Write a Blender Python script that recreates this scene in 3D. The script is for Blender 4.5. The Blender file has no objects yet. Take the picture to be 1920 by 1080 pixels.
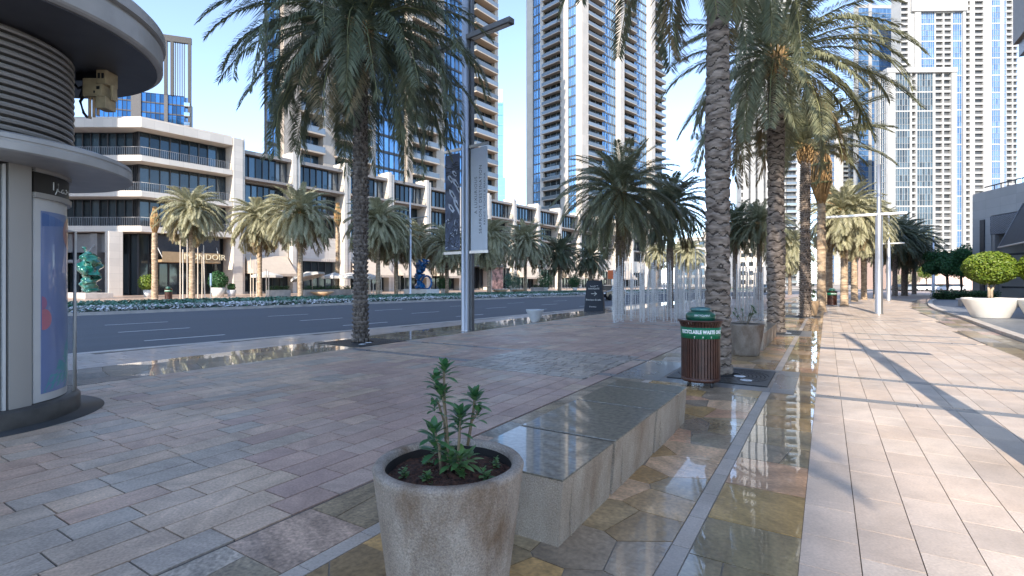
import bpy, math, random
from mathutils import Vector, Matrix, Quaternion
R = math.radians
SC = bpy.context.scene
COL = SC.collection

# ------------------------------------------------------------------ camera, sky, sun, exposure
F, CX, HY, H = 950.0, 960.0, 530.0, 1.6          # focal length and horizon measured from the photo, eye height in metres
YAW = math.atan(590 / F)
cs, sn = math.cos(YAW), math.sin(YAW)
cam = bpy.data.cameras.new('camera'); co = bpy.data.objects.new('camera', cam); COL.objects.link(co)
co.location = (0, 0, H); co.rotation_euler = (R(90), 0, YAW)
cam.sensor_width = 36; cam.lens = 36 * F / 1920; cam.shift_y = -(540 - HY) / 1920
cam.clip_start = 0.05; cam.clip_end = 6000
SC.camera = co
SUN_EL = R(30); SUN = Vector((0.094, -1, 0)).normalized() * math.cos(SUN_EL) + Vector((0, 0, math.sin(SUN_EL)))
w = bpy.data.worlds.new('World'); SC.world = w; w.use_nodes = True
wn = w.node_tree; bg = wn.nodes['Background']
sk = wn.nodes.new('ShaderNodeTexSky'); sk.sky_type = 'NISHITA'; sk.sun_disc = False
sk.sun_elevation = SUN_EL; sk.sun_rotation = R(174.6); sk.altitude = 600; sk.air_density = 0.75; sk.dust_density = 0.1; sk.ozone_density = 1.2
sh_ = wn.nodes.new('ShaderNodeHueSaturation'); sh_.inputs['Saturation'].default_value = 0.92; wn.links.new(sk.outputs[0], sh_.inputs['Color']); wn.links.new(sh_.outputs[0], bg.inputs[0]); bg.inputs[1].default_value = 0.15
sl = bpy.data.lights.new('sun', 'SUN'); sl.energy = 2.65; sl.angle = R(0.53); sl.color = (1, 0.90, 0.77)
so = bpy.data.objects.new('sun', sl); COL.objects.link(so); so.rotation_euler = (-SUN).to_track_quat('-Z', 'Y').to_euler()
SC.view_settings.view_transform = 'Standard'; SC.view_settings.look = 'None'; SC.view_settings.gamma = 1
SC.view_settings.exposure = 1.8
SC.cycles.max_bounces = 6; SC.cycles.glossy_bounces = 3; SC.cycles.diffuse_bounces = 3; SC.cycles.transmission_bounces = 3
SC.cycles.use_denoising = True; SC.cycles.caustics_reflective = False; SC.cycles.caustics_refractive = False

# ------------------------------------------------------------------ measuring helpers (photo pixel -> real place)
def G(px, py, z=0.0):
    d = (H - z) * F / (py - HY); l = (px - CX) / F * d
    return (-sn * d + cs * l, cs * d + sn * l)
def D(px, d):
    l = (px - CX) / F * d
    return (-sn * d + cs * l, cs * d + sn * l)
def Zat(py, d): return H - (py - HY) / F * d
def depth(x, y): return -sn * x + cs * y
def proj(x, y, z):
    d = -sn * x + cs * y
    if d < 0.1: return (-9999, -9999, d)
    return (CX + F * (cs * x + sn * y) / d, HY + F * (H - z) / d, d)
def ray_t(px, p0, e):
    """distance along the line p0 + t*e where the sight line of column px meets it"""
    u = (px - CX) / F; dx, dy = -sn + u * cs, cs + u * sn
    det = dx * (-e[1]) + dy * e[0]
    return (dx * p0[1] - dy * p0[0]) / det if abs(det) > 1e-9 else 0.0

# ------------------------------------------------------------------ materials
MATS = {}
def nodes_of(name):
    m = bpy.data.materials.new(name); m.use_nodes = True
    return m, m.node_tree.nodes, m.node_tree.links, m.node_tree.nodes['Principled BSDF']
def c4(c): return (c[0], c[1], c[2], 1)
def M(name, col, rough=0.5, metal=0.0, var=0.18, scale=4.0, bump=0.0, bscale=None, coat=0.0, spec=0.5, col2=None, rvar=0.0, rnd=0.0, coords='Object', stretch=None, detail=5):
    if name in MATS: return MATS[name]
    m, N, L, b = nodes_of(name)
    tc = N.new('ShaderNodeTexCoord'); src = tc.outputs[coords]
    if stretch:
        mp = N.new('ShaderNodeMapping'); mp.inputs['Scale'].default_value = stretch; L.new(src, mp.inputs[0]); src = mp.outputs[0]
    nz = N.new('ShaderNodeTexNoise'); nz.inputs['Scale'].default_value = scale; nz.inputs['Detail'].default_value = detail; L.new(src, nz.inputs['Vector'])
    rp = N.new('ShaderNodeValToRGB')
    a = tuple(max(0, x * (1 - var)) for x in col); z = col2 or tuple(min(1, x * (1 + var)) for x in col)
    rp.color_ramp.elements[0].position = 0.3; rp.color_ramp.elements[1].position = 0.7
    rp.color_ramp.elements[0].color = c4(a); rp.color_ramp.elements[1].color = c4(z)
    L.new(nz.outputs['Fac'], rp.inputs[0]); out = rp.outputs[0]
    if rnd:
        oi = N.new('ShaderNodeObjectInfo'); hs = N.new('ShaderNodeHueSaturation'); mr = N.new('ShaderNodeMapRange')
        mr.inputs[3].default_value = 1 - rnd; mr.inputs[4].default_value = 1 + rnd
        L.new(oi.outputs['Random'], mr.inputs[0]); L.new(mr.outputs[0], hs.inputs['Value']); L.new(out, hs.inputs['Color']); out = hs.outputs[0]
    L.new(out, b.inputs['Base Color'])
    b.inputs['Roughness'].default_value = rough; b.inputs['Metallic'].default_value = metal
    b.inputs['Specular IOR Level'].default_value = spec
    if coat: b.inputs['Coat Weight'].default_value = coat; b.inputs['Coat Roughness'].default_value = 0.04
    if rvar:
        mr2 = N.new('ShaderNodeMapRange'); mr2.inputs[1].default_value = 0.3; mr2.inputs[2].default_value = 0.7
        mr2.inputs[3].default_value = max(0.02, rough - rvar); mr2.inputs[4].default_value = min(1, rough + rvar)
        L.new(nz.outputs['Fac'], mr2.inputs[0]); L.new(mr2.outputs[0], b.inputs['Roughness'])
    if bump:
        n2 = N.new('ShaderNodeTexNoise'); n2.inputs['Scale'].default_value = bscale or scale * 6; n2.inputs['Detail'].default_value = 6; L.new(src, n2.inputs['Vector'])
        bp = N.new('ShaderNodeBump'); bp.inputs['Strength'].default_value = bump; bp.inputs['Distance'].default_value = 0.02
        L.new(n2.outputs['Fac'], bp.inputs['Height']); L.new(bp.outputs[0], b.inputs['Normal'])
    MATS[name] = m; return m

def paving(name, palette, grain=(40, 0.25), rough=(0.35, 0.6), coat=0.0, coatr=0.04, vein=0.0, wet_scale=0.6, bump=0.15, warm=(1, 1, 1), ior=1.5, dry=.35, dirt=.14):
    """stone slabs: one tone per slab (random per island), grain, veins and a patchy film of water (coat)"""
    m, N, L, b = nodes_of(name)
    geo = N.new('ShaderNodeNewGeometry'); rp = N.new('ShaderNodeValToRGB'); rp.color_ramp.interpolation = 'CONSTANT'
    n = len(palette)
    while len(rp.color_ramp.elements) < n: rp.color_ramp.elements.new(0.5)
    for i, c in enumerate(palette):
        rp.color_ramp.elements[i].position = i / n; rp.color_ramp.elements[i].color = c4(c)
    L.new(geo.outputs['Random Per Island'], rp.inputs[0])
    nz = N.new('ShaderNodeTexNoise'); nz.inputs['Scale'].default_value = grain[0]; nz.inputs['Detail'].default_value = 6; L.new(geo.outputs['Position'], nz.inputs['Vector'])
    big = N.new('ShaderNodeTexNoise'); big.inputs['Scale'].default_value = 1.7; big.inputs['Detail'].default_value = 7; big.inputs['Roughness'].default_value = 0.65
    wv = N.new('ShaderNodeMapping'); wv.inputs['Scale'].default_value = (4, 1, 1)
    # shift the vein pattern for every slab so that it breaks at the joints
    vm = N.new('ShaderNodeVectorMath'); vm.operation = 'SCALE'; cx = N.new('ShaderNodeCombineXYZ')
    for k in range(3): L.new(geo.outputs['Random Per Island'], cx.inputs[k])
    L.new(cx.outputs[0], vm.inputs[0]); vm.inputs['Scale'].default_value = 37.0
    va = N.new('ShaderNodeVectorMath'); va.operation = 'ADD'; L.new(geo.outputs['Position'], va.inputs[0]); L.new(vm.outputs[0], va.inputs[1])
    rot = N.new('ShaderNodeVectorRotate'); rot.rotation_type = 'Z_AXIS'; ang = N.new('ShaderNodeMath'); ang.operation = 'MULTIPLY'; ang.inputs[1].default_value = 40
    L.new(geo.outputs['Random Per Island'], ang.inputs[0]); L.new(va.outputs[0], rot.inputs['Vector']); L.new(ang.outputs[0], rot.inputs['Angle'])
    L.new(rot.outputs[0], wv.inputs[0]); L.new(wv.outputs[0], big.inputs['Vector'])
    mr = N.new('ShaderNodeMapRange'); mr.inputs[1].default_value = 0.3; mr.inputs[2].default_value = 0.7; mr.inputs[3].default_value = 1 - grain[1]; mr.inputs[4].default_value = 1 + grain[1]; L.new(nz.outputs['Fac'], mr.inputs[0])
    mr3 = N.new('ShaderNodeMapRange'); mr3.inputs[1].default_value = 0.3; mr3.inputs[2].default_value = 0.7; mr3.inputs[3].default_value = 1 - vein; mr3.inputs[4].default_value = 1 + vein; L.new(big.outputs['Fac'], mr3.inputs[0])
    mu = N.new('ShaderNodeMath'); mu.operation = 'MULTIPLY'; L.new(mr.outputs[0], mu.inputs[0]); L.new(mr3.outputs[0], mu.inputs[1])
    mx = N.new('ShaderNodeVectorMath'); mx.operation = 'SCALE'; L.new(rp.outputs[0], mx.inputs[0]); L.new(mu.outputs[0], mx.inputs['Scale'])
    wm = N.new('ShaderNodeVectorMath'); wm.operation = 'MULTIPLY'; wm.inputs[1].default_value = warm
    dz = N.new('ShaderNodeTexNoise'); dz.inputs['Scale'].default_value = 1.1; dz.inputs['Detail'].default_value = 9; dz.inputs['Roughness'].default_value = .7; L.new(geo.outputs['Position'], dz.inputs['Vector'])
    dm = N.new('ShaderNodeMapRange'); dm.inputs[1].default_value = .32; dm.inputs[2].default_value = .68; dm.inputs[3].default_value = 1 - dirt * 1.6; dm.inputs[4].default_value = 1 + dirt; L.new(dz.outputs['Fac'], dm.inputs[0])
    ds = N.new('ShaderNodeVectorMath'); ds.operation = 'SCALE'; L.new(mx.outputs[0], ds.inputs[0]); L.new(dm.outputs[0], ds.inputs['Scale']); L.new(ds.outputs[0], wm.inputs[0]); L.new(wm.outputs[0], b.inputs['Base Color'])
    wt = N.new('ShaderNodeTexNoise'); wt.inputs['Scale'].default_value = wet_scale; wt.inputs['Detail'].default_value = 4; L.new(geo.outputs['Position'], wt.inputs['Vector'])
    mr4 = N.new('ShaderNodeMapRange'); mr4.inputs[1].default_value = 0.38; mr4.inputs[2].default_value = 0.62; mr4.inputs[3].default_value = rough[0]; mr4.inputs[4].default_value = rough[1]; L.new(wt.outputs['Fac'], mr4.inputs[0]); L.new(mr4.outputs[0], b.inputs['Roughness'])
    if coat:
        mr5 = N.new('ShaderNodeMapRange'); mr5.inputs[1].default_value = 0.36; mr5.inputs[2].default_value = 0.58; mr5.inputs[3].default_value = coat; mr5.inputs[4].default_value = coat * dry
        L.new(wt.outputs['Fac'], mr5.inputs[0]); L.new(mr5.outputs[0], b.inputs['Coat Weight']); b.inputs['Coat Roughness'].default_value = coatr; b.inputs['Coat IOR'].default_value = ior
    bp = N.new('ShaderNodeBump'); bp.inputs['Strength'].default_value = bump; bp.inputs['Distance'].default_value = 0.006
    L.new(nz.outputs['Fac'], bp.inputs['Height']); L.new(bp.outputs[0], b.inputs['Normal'])
    MATS[name] = m; return m

def leaf_mat(name, c1, c2, rough=0.45, trans=0.25):
    m, N, L, b = nodes_of(name)
    geo = N.new('ShaderNodeNewGeometry'); rp = N.new('ShaderNodeValToRGB')
    rp.color_ramp.elements[0].color = c4(c1); rp.color_ramp.elements[1].color = c4(c2)
    L.new(geo.outputs['Random Per Island'], rp.inputs[0]); L.new(rp.outputs[0], b.inputs['Base Color']); b.inputs['Roughness'].default_value = rough
    tr = N.new('ShaderNodeBsdfTranslucent'); L.new(rp.outputs[0], tr.inputs[0]); mx = N.new('ShaderNodeMixShader'); mx.inputs[0].default_value = trans
    out = N['Material Output']; L.new(b.outputs[0], mx.inputs[1]); L.new(tr.outputs[0], mx.inputs[2]); L.new(mx.outputs[0], out.inputs[0])
    MATS[name] = m; return m

def glass_mat(name, col, metal=0.65, rough=0.06, rnd=0.35, bright=0.0):
    m, N, L, b = nodes_of(name)
    oi = N.new('ShaderNodeObjectInfo'); geo = N.new('ShaderNodeNewGeometry'); ad = N.new('ShaderNodeMath'); ad.operation = 'ADD'; fr = N.new('ShaderNodeMath'); fr.operation = 'FRACT'
    L.new(oi.outputs['Random'], ad.inputs[0]); L.new(geo.outputs['Random Per Island'], ad.inputs[1]); L.new(ad.outputs[0], fr.inputs[0])
    rp = N.new('ShaderNodeValToRGB'); rp.color_ramp.elements[0].color = c4([x * (1 - rnd) for x in col]); rp.color_ramp.elements[1].color = c4([min(1, x * (1 + rnd)) for x in col])
    L.new(fr.outputs[0], rp.inputs[0]); L.new(rp.outputs[0], b.inputs['Base Color']); b.inputs['Metallic'].default_value = metal; b.inputs['Roughness'].default_value = rough
    tc = N.new('ShaderNodeTexCoord'); nz = N.new('ShaderNodeTexNoise'); nz.inputs['Scale'].default_value = 0.35; L.new(tc.outputs['Object'], nz.inputs['Vector'])
    bp = N.new('ShaderNodeBump'); bp.inputs['Strength'].default_value = 0.06; bp.inputs['Distance'].default_value = 0.3; L.new(nz.outputs['Fac'], bp.inputs['Height']); L.new(bp.outputs[0], b.inputs['Normal'])
    MATS[name] = m; return m

stone = M('limestone cladding', (0.60, 0.53, 0.45), 0.7, var=0.06, scale=0.6, bump=0.05, bscale=30)
def cladding(name, col, bw, bh, mortar=0.012, dark=0.75, rough=0.65, vary=0.06):
    m, N, L, b = nodes_of(name)
    tc = N.new('ShaderNodeTexCoord'); sp = N.new('ShaderNodeSeparateXYZ'); L.new(tc.outputs['Object'], sp.inputs[0])
    ad = N.new('ShaderNodeMath'); ad.operation = 'ADD'; L.new(sp.outputs[0], ad.inputs[0]); L.new(sp.outputs[1], ad.inputs[1])
    cb = N.new('ShaderNodeCombineXYZ'); L.new(ad.outputs[0], cb.inputs[0]); L.new(sp.outputs[2], cb.inputs[1])
    br = N.new('ShaderNodeTexBrick'); br.offset = 0.0; br.inputs['Scale'].default_value = 1; br.inputs['Brick Width'].default_value = bw; br.inputs['Row Height'].default_value = bh
    br.inputs['Mortar Size'].default_value = mortar; br.inputs['Color1'].default_value = c4([x * (1 - vary) for x in col]); br.inputs['Color2'].default_value = c4([x * (1 + vary) for x in col]); br.inputs['Mortar'].default_value = c4([x * dark for x in col])
    L.new(cb.outputs[0], br.inputs['Vector']); nz = N.new('ShaderNodeTexNoise'); nz.inputs['Scale'].default_value = 0.5; nz.inputs['Detail'].default_value = 8; L.new(tc.outputs['Object'], nz.inputs['Vector'])
    mr = N.new('ShaderNodeMapRange'); mr.inputs[3].default_value = 0.86; mr.inputs[4].default_value = 1.14; L.new(nz.outputs['Fac'], mr.inputs[0])
    mx = N.new('ShaderNodeVectorMath'); mx.operation = 'SCALE'; L.new(br.outputs[0], mx.inputs[0]); L.new(mr.outputs[0], mx.inputs['Scale']); L.new(mx.outputs[0], b.inputs['Base Color'])
    b.inputs['Roughness'].default_value = rough; MATS[name] = m; return m
clad = cladding('limestone panels', (0.62, 0.565, 0.495), 1.6, 0.9)
cladw = cladding('pale tower panels', (0.66, 0.62, 0.56), 2.4, 3.3)
cladW = cladding('white tower panels', (0.35, 0.345, 0.335), 3.0, 3.4)
cladG = cladding('grey stone panels', (0.42, 0.41, 0.40), 2.2, 1.0)
cladK = cladding('putty kiosk panels', (0.36, 0.34, 0.315), 3.0, 3.0, rough=0.45)
taupe = M('taupe metal', (0.27, 0.24, 0.22), 0.5, 0.2, var=0.08)
darkmetal = M('dark grey metal', (0.06, 0.06, 0.065), 0.45, 0.4, var=0.15)
greymetal = M('mid grey metal', (0.30, 0.30, 0.31), 0.4, 0.5, var=0.08)
steel = M('brushed steel', (0.62, 0.62, 0.62), 0.32, 0.85, var=0.06, scale=3, stretch=(12, 12, 0.6))
whitepaint = M('white painted metal', (0.55, 0.55, 0.54), 0.4, var=0.04)
glassB = glass_mat('blue solar glass', (0.17, 0.34, 0.55))
glassL = glass_mat('pale blue solar glass', (0.33, 0.50, 0.68), rnd=0.3)
def tint(name, a, b, rough=.12):
    m, N, L, bb = nodes_of(name); oi = N.new('ShaderNodeObjectInfo'); geo = N.new('ShaderNodeNewGeometry'); ad = N.new('ShaderNodeMath'); fr = N.new('ShaderNodeMath'); fr.operation = 'FRACT'; rp = N.new('ShaderNodeValToRGB')
    L.new(oi.outputs['Random'], ad.inputs[0]); L.new(geo.outputs['Random Per Island'], ad.inputs[1]); L.new(ad.outputs[0], fr.inputs[0]); rp.color_ramp.elements[0].color = c4(a); rp.color_ramp.elements[1].color = c4(b); L.new(fr.outputs[0], rp.inputs[0]); L.new(rp.outputs[0], bb.inputs['Base Color']); bb.inputs['Roughness'].default_value = rough; MATS[name] = m; return m
glassE = tint('far glass painted sky blue', (.045, .115, .25), (.11, .21, .37)); glassF = tint('far grey tower glass', (.022, .034, .045), (.085, .125, .155)); glassN = tint('far dark opening', (.04, .045, .05), (.13, .13, .13), .4)  # the blue glass has the reflected sky painted into its base colour
glassD = glass_mat('dark shop glass', (0.05, 0.065, 0.075), metal=0.5, rough=0.05, rnd=0.6)
glassT = glass_mat('teal dark glass', (0.05, 0.08, 0.105), metal=0.6, rough=0.06, rnd=0.6)
railg = glass_mat('balustrade glass', (0.21, 0.24, 0.26), metal=0.4, rough=0.12, rnd=0.3)
asphalt = M('asphalt', (0.088, 0.098, 0.112), 0.8, var=0.2, scale=1.6, stretch=(1, .07, 1), bump=0.3, bscale=120, coords='Object', rvar=0.08)
paintw = M('road paint', (0.72, 0.72, 0.70), 0.6, var=0.12, scale=6)
kerbstone = M('kerb stone', (0.45, 0.41, 0.38), 0.55, var=0.18, scale=2, bump=0.15, bscale=60)
granite = M('grey band granite', (0.17, 0.17, 0.175), 0.33, var=0.2, scale=3, bump=0.05, bscale=160, rvar=0.15, detail=8)
jointm = M('joint mortar', (0.13, 0.115, 0.10), 0.9, var=0.2)
soilm = M('moist red soil', (0.040, 0.015, 0.008), 0.9, var=0.75, scale=45, bump=1.0, bscale=80, col2=(.12, .05, .028))
trunkm = M('palm bark', (0.17, 0.125, 0.095), 0.95, var=0.55, scale=6, bump=1.0, bscale=22, col2=(0.36, 0.29, 0.235), stretch=(1, 1, 3.0), detail=9)
trunkd = M('dark knobbly palm bark', (0.085, 0.065, 0.055), 0.95, var=0.6, scale=9, bump=1.0, bscale=30, col2=(0.25, 0.21, 0.18), detail=9)
trunkw = M('pale palm bark', (0.36, 0.25, 0.16), 0.9, var=0.45, scale=3, bump=0.6, bscale=24, col2=(0.55, 0.42, 0.29), stretch=(1, 1, 3))
frondbase = M('dry frond bases', (0.40, 0.25, 0.11), 0.85, var=0.4, scale=6)
leafP = leaf_mat('palm leaflets', (0.055, 0.085, 0.05), (0.11, 0.145, 0.085), 0.42, 0.18)
leafG = leaf_mat('grey green palm leaflets', (0.10, 0.125, 0.075), (0.20, 0.215, 0.13), 0.45, 0.25)
leafW = leaf_mat('sage palm leaflets', (0.15, 0.165, 0.095), (0.31, 0.305, 0.185), 0.42, 0.28)
leafS = leaf_mat('sunlit olive leaflets', (0.33, 0.325, 0.20), (0.52, 0.49, 0.33), 0.5, 0.3)  # paler than the other palm leaflets, sunlight put into the colour
leafdry = leaf_mat('dry palm leaflets', (0.16, 0.115, 0.055), (0.27, 0.20, 0.10), 0.6, 0.2)
rachism = M('palm rachis', (0.17, 0.17, 0.07), 0.6, var=0.3)
topleaf = leaf_mat('bright clipped leaves', (0.085, 0.16, 0.015), (0.21, 0.27, 0.03), 0.45, 0.25)
treeleaf = leaf_mat('deep green leaves', (0.02, 0.085, 0.025), (0.05, 0.16, 0.05), 0.45, 0.25)
hedgeleaf = leaf_mat('hedge leaves', (0.02, 0.07, 0.02), (0.05, 0.13, 0.035), 0.5, 0.2)
plantleaf = leaf_mat('glossy planter leaves', (0.035, 0.12, 0.045), (0.09, 0.20, 0.07), 0.32, 0.12)
seedleaf = leaf_mat('young planter leaves', (0.06, 0.15, 0.05), (0.14, 0.24, 0.07), 0.4, 0.15)
petal = leaf_mat('white petals', (0.62, 0.64, 0.66), (0.8, 0.8, 0.8), 0.6, 0.2)
barkm = M('smooth bark', (0.20, 0.15, 0.11), 0.8, var=0.3, scale=8)
stemm = M('plant stems', (0.17, 0.135, 0.085), 0.7, var=0.25, scale=20)
def stained(name, base, pale, stain, bstr=1.0):
    m, N, L, b = nodes_of(name); tc = N.new('ShaderNodeTexCoord'); mp = N.new('ShaderNodeMapping'); mp.inputs['Scale'].default_value = (1.6, 1.6, .75); mp.inputs['Rotation'].default_value = (.35, .25, 0); L.new(tc.outputs['Object'], mp.inputs[0])
    def noise(sc, det, src, ro=.6): n = N.new('ShaderNodeTexNoise'); n.inputs['Scale'].default_value = sc; n.inputs['Detail'].default_value = det; n.inputs['Roughness'].default_value = ro; L.new(src, n.inputs['Vector']); return n.outputs['Fac']
    def ramp(f, a, z, c0, c1): q = N.new('ShaderNodeValToRGB'); q.color_ramp.elements[0].position = a; q.color_ramp.elements[1].position = z; q.color_ramp.elements[0].color = c4(c0); q.color_ramp.elements[1].color = c4(c1); L.new(f, q.inputs[0]); return q.outputs[0]
    A = ramp(noise(3.0, 9, mp.outputs[0]), .35, .65, base, pale); S = ramp(noise(2.0, 8, mp.outputs[0], .6), .50, .68, (0, 0, 0), (1, 1, 1))
    mx = N.new('ShaderNodeMix'); mx.data_type = 'RGBA'; L.new(S, mx.inputs[0]); L.new(A, mx.inputs[6]); mx.inputs[7].default_value = c4(stain)
    g = N.new('ShaderNodeMapRange'); g.inputs[1].default_value = .3; g.inputs[2].default_value = .7; g.inputs[3].default_value = .62; g.inputs[4].default_value = 1.38; gr = noise(120, 3, tc.outputs['Object'], .7); L.new(gr, g.inputs[0])
    sc = N.new('ShaderNodeVectorMath'); sc.operation = 'SCALE'; L.new(mx.outputs[2], sc.inputs[0]); L.new(g.outputs[0], sc.inputs['Scale']); L.new(sc.outputs[0], b.inputs['Base Color']); b.inputs['Roughness'].default_value = .85
    bp = N.new('ShaderNodeBump'); bp.inputs['Strength'].default_value = bstr; bp.inputs['Distance'].default_value = .012; L.new(noise(62, 4, tc.outputs['Object'], .65), bp.inputs['Height']); L.new(bp.outputs[0], b.inputs['Normal']); MATS[name] = m; return m
concrete = stained('rough cast planter concrete', (.255, .208, .168), (.36, .305, .255), (.16, .102, .062))
benchside = stained('bush hammered bench stone', (.31, .245, .185), (.40, .33, .26), (.25, .18, .125), 1.0)
benchtop = M('wet honed bench stone', (0.12, 0.098, 0.066), 0.35, var=0.45, scale=24, bump=0.05, bscale=140, col2=(0.22, 0.19, 0.14), coat=0.7, detail=12)
potwhite = M('white cast pot', (0.76, 0.74, 0.70), 0.55, var=0.05, scale=3)
potgrey = M('pale grey bowl', (0.48, 0.50, 0.53), 0.5, var=0.08)
pottan = M('tan clay', (0.52, 0.36, 0.22), 0.7, var=0.15)
awnm = M('beige awning canvas', (0.50, 0.42, 0.34), 0.85, var=0.06, scale=2)
parasolm = M('white parasol cloth', (0.62, 0.60, 0.57), 0.85, var=0.05)
binbrown = M('brown bin slats', (0.060, 0.021, 0.013), 0.42, 0.1, var=0.25, scale=8, coat=0.15)
bingreen = M('green bin plastic', (0.008, 0.085, 0.05), 0.3, var=0.2, scale=8, coat=0.4)
bandgreen = M('green bin band', (0.01, 0.16, 0.075), 0.4, var=0.08)
white = M('white lettering', (0.82, 0.82, 0.80), 0.5, var=0.02)
black = M('near black panel', (0.018, 0.021, 0.026), 0.35, var=0.2)
navy = M('navy sign board', (0.010, 0.016, 0.028), 0.65, var=0.15)
bronze = M('dark bronze fascia', (0.028, 0.024, 0.02), 0.4, 0.2, var=0.15)
greeng = M('green cast glass', (0.004, 0.10, 0.075), 0.12, 0.25, var=0.6, scale=2, coat=1.0)
blueg = M('blue cast glass', (0.01, 0.13, 0.36), 0.15, 0.25, var=0.6, scale=2, coat=1.0)
wovenw = M('pale wood pole', (0.62, 0.54, 0.44), 0.7, var=0.1)
orange = M('orange sign', (0.62, 0.13, 0.03), 0.5, var=0.05)
goldm = M('warm fascia', (0.36, 0.25, 0.14), 0.5, var=0.1)
letterg = M('cream letters', (0.78, 0.68, 0.46), 0.5, var=0.02)
blackrubber = M('tyre rubber', (0.02, 0.02, 0.02), 0.8)

# ------------------------------------------------------------------ mesh builder and object helpers
class MB:
    def __init__(s): s.v = []; s.f = []; s.mi = []; s.sm = []
    def add(s, vs, fs, mi=0, smooth=False):
        o = len(s.v); s.v += [tuple(v) for v in vs]
        for f in fs: s.f.append(tuple(i + o for i in f)); s.mi.append(mi); s.sm.append(smooth)
    def box(s, x0, x1, y0, y1, z0, z1, mi=0):
        vs = [(x, y, z) for z in (z0, z1) for x, y in ((x0, y0), (x1, y0), (x1, y1), (x0, y1))]
        s.add(vs, [(3, 2, 1, 0), (4, 5, 6, 7), (0, 1, 5, 4), (1, 2, 6, 5), (2, 3, 7, 6), (3, 0, 4, 7)], mi)
    def prism(s, poly, z0, z1, mi=0, mitop=None):
        n = len(poly)
        s.add([(x, y, z0) for x, y in poly] + [(x, y, z1) for x, y in poly], [tuple(range(n))[::-1]] + [(i, (i + 1) % n, n + (i + 1) % n, n + i) for i in range(n)], mi)
        s.add([(x, y, z1) for x, y in poly], [tuple(range(n))], mi if mitop is None else mitop)
    def quad(s, a, b, c, d, mi=0): s.add([a, b, c, d], [(0, 1, 2, 3)], mi)
    def lathe(s, prof, seg=32, c=(0, 0), a0=0, a1=2 * math.pi, mi=0, smooth=True):
        full = abs(a1 - a0 - 2 * math.pi) < 1e-6; n = seg if full else seg + 1
        vs = []; fs = []
        for r, z in prof:
            for i in range(n):
                a = a0 + (a1 - a0) * i / seg; vs.append((c[0] + r * math.cos(a), c[1] + r * math.sin(a), z))
        for j in range(len(prof) - 1):
            for i in range(seg):
                k = (i + 1) % n; fs.append((j * n + i, j * n + k, (j + 1) * n + k, (j + 1) * n + i))
        s.add(vs, fs, mi, smooth)
    def tube(s, pts, rad, seg=8, mi=0, smooth=True, cap=True):
        pts = [Vector(p) for p in pts]; n = len(pts)
        if not hasattr(rad, '__len__'): rad = [rad] * n
        vs = []; ref = Vector((0, 0, 1))
        for i, p in enumerate(pts):
            t = (pts[min(i + 1, n - 1)] - pts[max(i - 1, 0)]).normalized()
            a = t.cross(ref)
            if a.length < 0.05: a = t.cross(Vector((1, 0, 0)))
            a.normalize(); b = t.cross(a)
            for k in range(seg):
                q = 2 * math.pi * k / seg; vs.append(p + (a * math.cos(q) + b * math.sin(q)) * rad[i])
        fs = [(i * seg + k, i * seg + (k + 1) % seg, (i + 1) * seg + (k + 1) % seg, (i + 1) * seg + k) for i in range(n - 1) for k in range(seg)]
        if cap: fs += [tuple(range(seg))[::-1], tuple((n - 1) * seg + k for k in range(seg))]
        s.add(vs, fs, mi, smooth)
    def mesh(s, name, mats):
        me = bpy.data.meshes.new(name); me.from_pydata(s.v, [], s.f)
        for m in (mats if isinstance(mats, (list, tuple)) else [mats]): me.materials.append(m)
        me.polygons.foreach_set('material_index', s.mi); me.polygons.foreach_set('use_smooth', s.sm); me.update()
        return me
    def build(s, name, mats, parent=None, loc=None, rz=0, bevel=0):
        o = link(name, s.mesh(name, mats), parent, loc, rz)
        if bevel:
            b = o.modifiers.new('bevel', 'BEVEL'); b.width = bevel; b.segments = 2; b.limit_method = 'ANGLE'
        return o
def link(name, me, parent=None, loc=None, rz=0):
    o = bpy.data.objects.new(name, me); COL.objects.link(o)
    if parent: o.parent = parent
    if loc is not None: o.location = loc
    if rz: o.rotation_euler = (0, 0, rz)
    return o
def tag(o, label, cat, group=None, kind=None):
    if label: o['label'] = label
    if cat: o['category'] = cat
    if group: o['group'] = group
    if kind: o['kind'] = kind
    return o
def thing(name, label, cat, loc=(0, 0, 0), rz=0, group=None):
    o = link(name, None, None, loc, rz); o.empty_display_size = 0.3
    return tag(o, label, cat, group)
def struct(o): o['kind'] = 'structure'; return o
def stuff(o): o['kind'] = 'stuff'; return o
def kids(o): return [c for c in bpy.data.objects if c.parent == o]
def dup(o, loc, rz=None, label=None, scale=None):
    """copy of a thing with its parts and sub-parts"""
    def rec(a, par):
        c = a.copy(); COL.objects.link(c)
        if par: c.parent = par
        for ch in KIDS.get(a.name, []): rec(ch, c)
        return c
    KIDS = {}
    for q in bpy.data.objects:
        if q.parent: KIDS.setdefault(q.parent.name, []).append(q)
    c = rec(o, None); c.location = loc
    if rz is not None: c.rotation_euler = (0, 0, rz)
    if label: c['label'] = label
    if scale: c.scale = (scale,) * 3 if not hasattr(scale, '__len__') else scale
    return c
def text_geo(s, size, extrude=0.004, align='CENTER', spacing=1.0, bold=0):
    cu = bpy.data.curves.new('lettering', 'FONT'); cu.body = s; cu.size = size; cu.extrude = extrude; cu.align_x = align; cu.resolution_u = 3; cu.space_character = spacing; cu.offset = bold
    o = bpy.data.objects.new('lettering', cu); COL.objects.link(o); bpy.context.view_layer.update()
    me = o.to_mesh(); vs = [v.co.copy() for v in me.vertices]; fs = [tuple(p.vertices) for p in me.polygons]; o.to_mesh_clear()
    bpy.data.objects.remove(o); bpy.data.curves.remove(cu)
    return vs, fs
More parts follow.
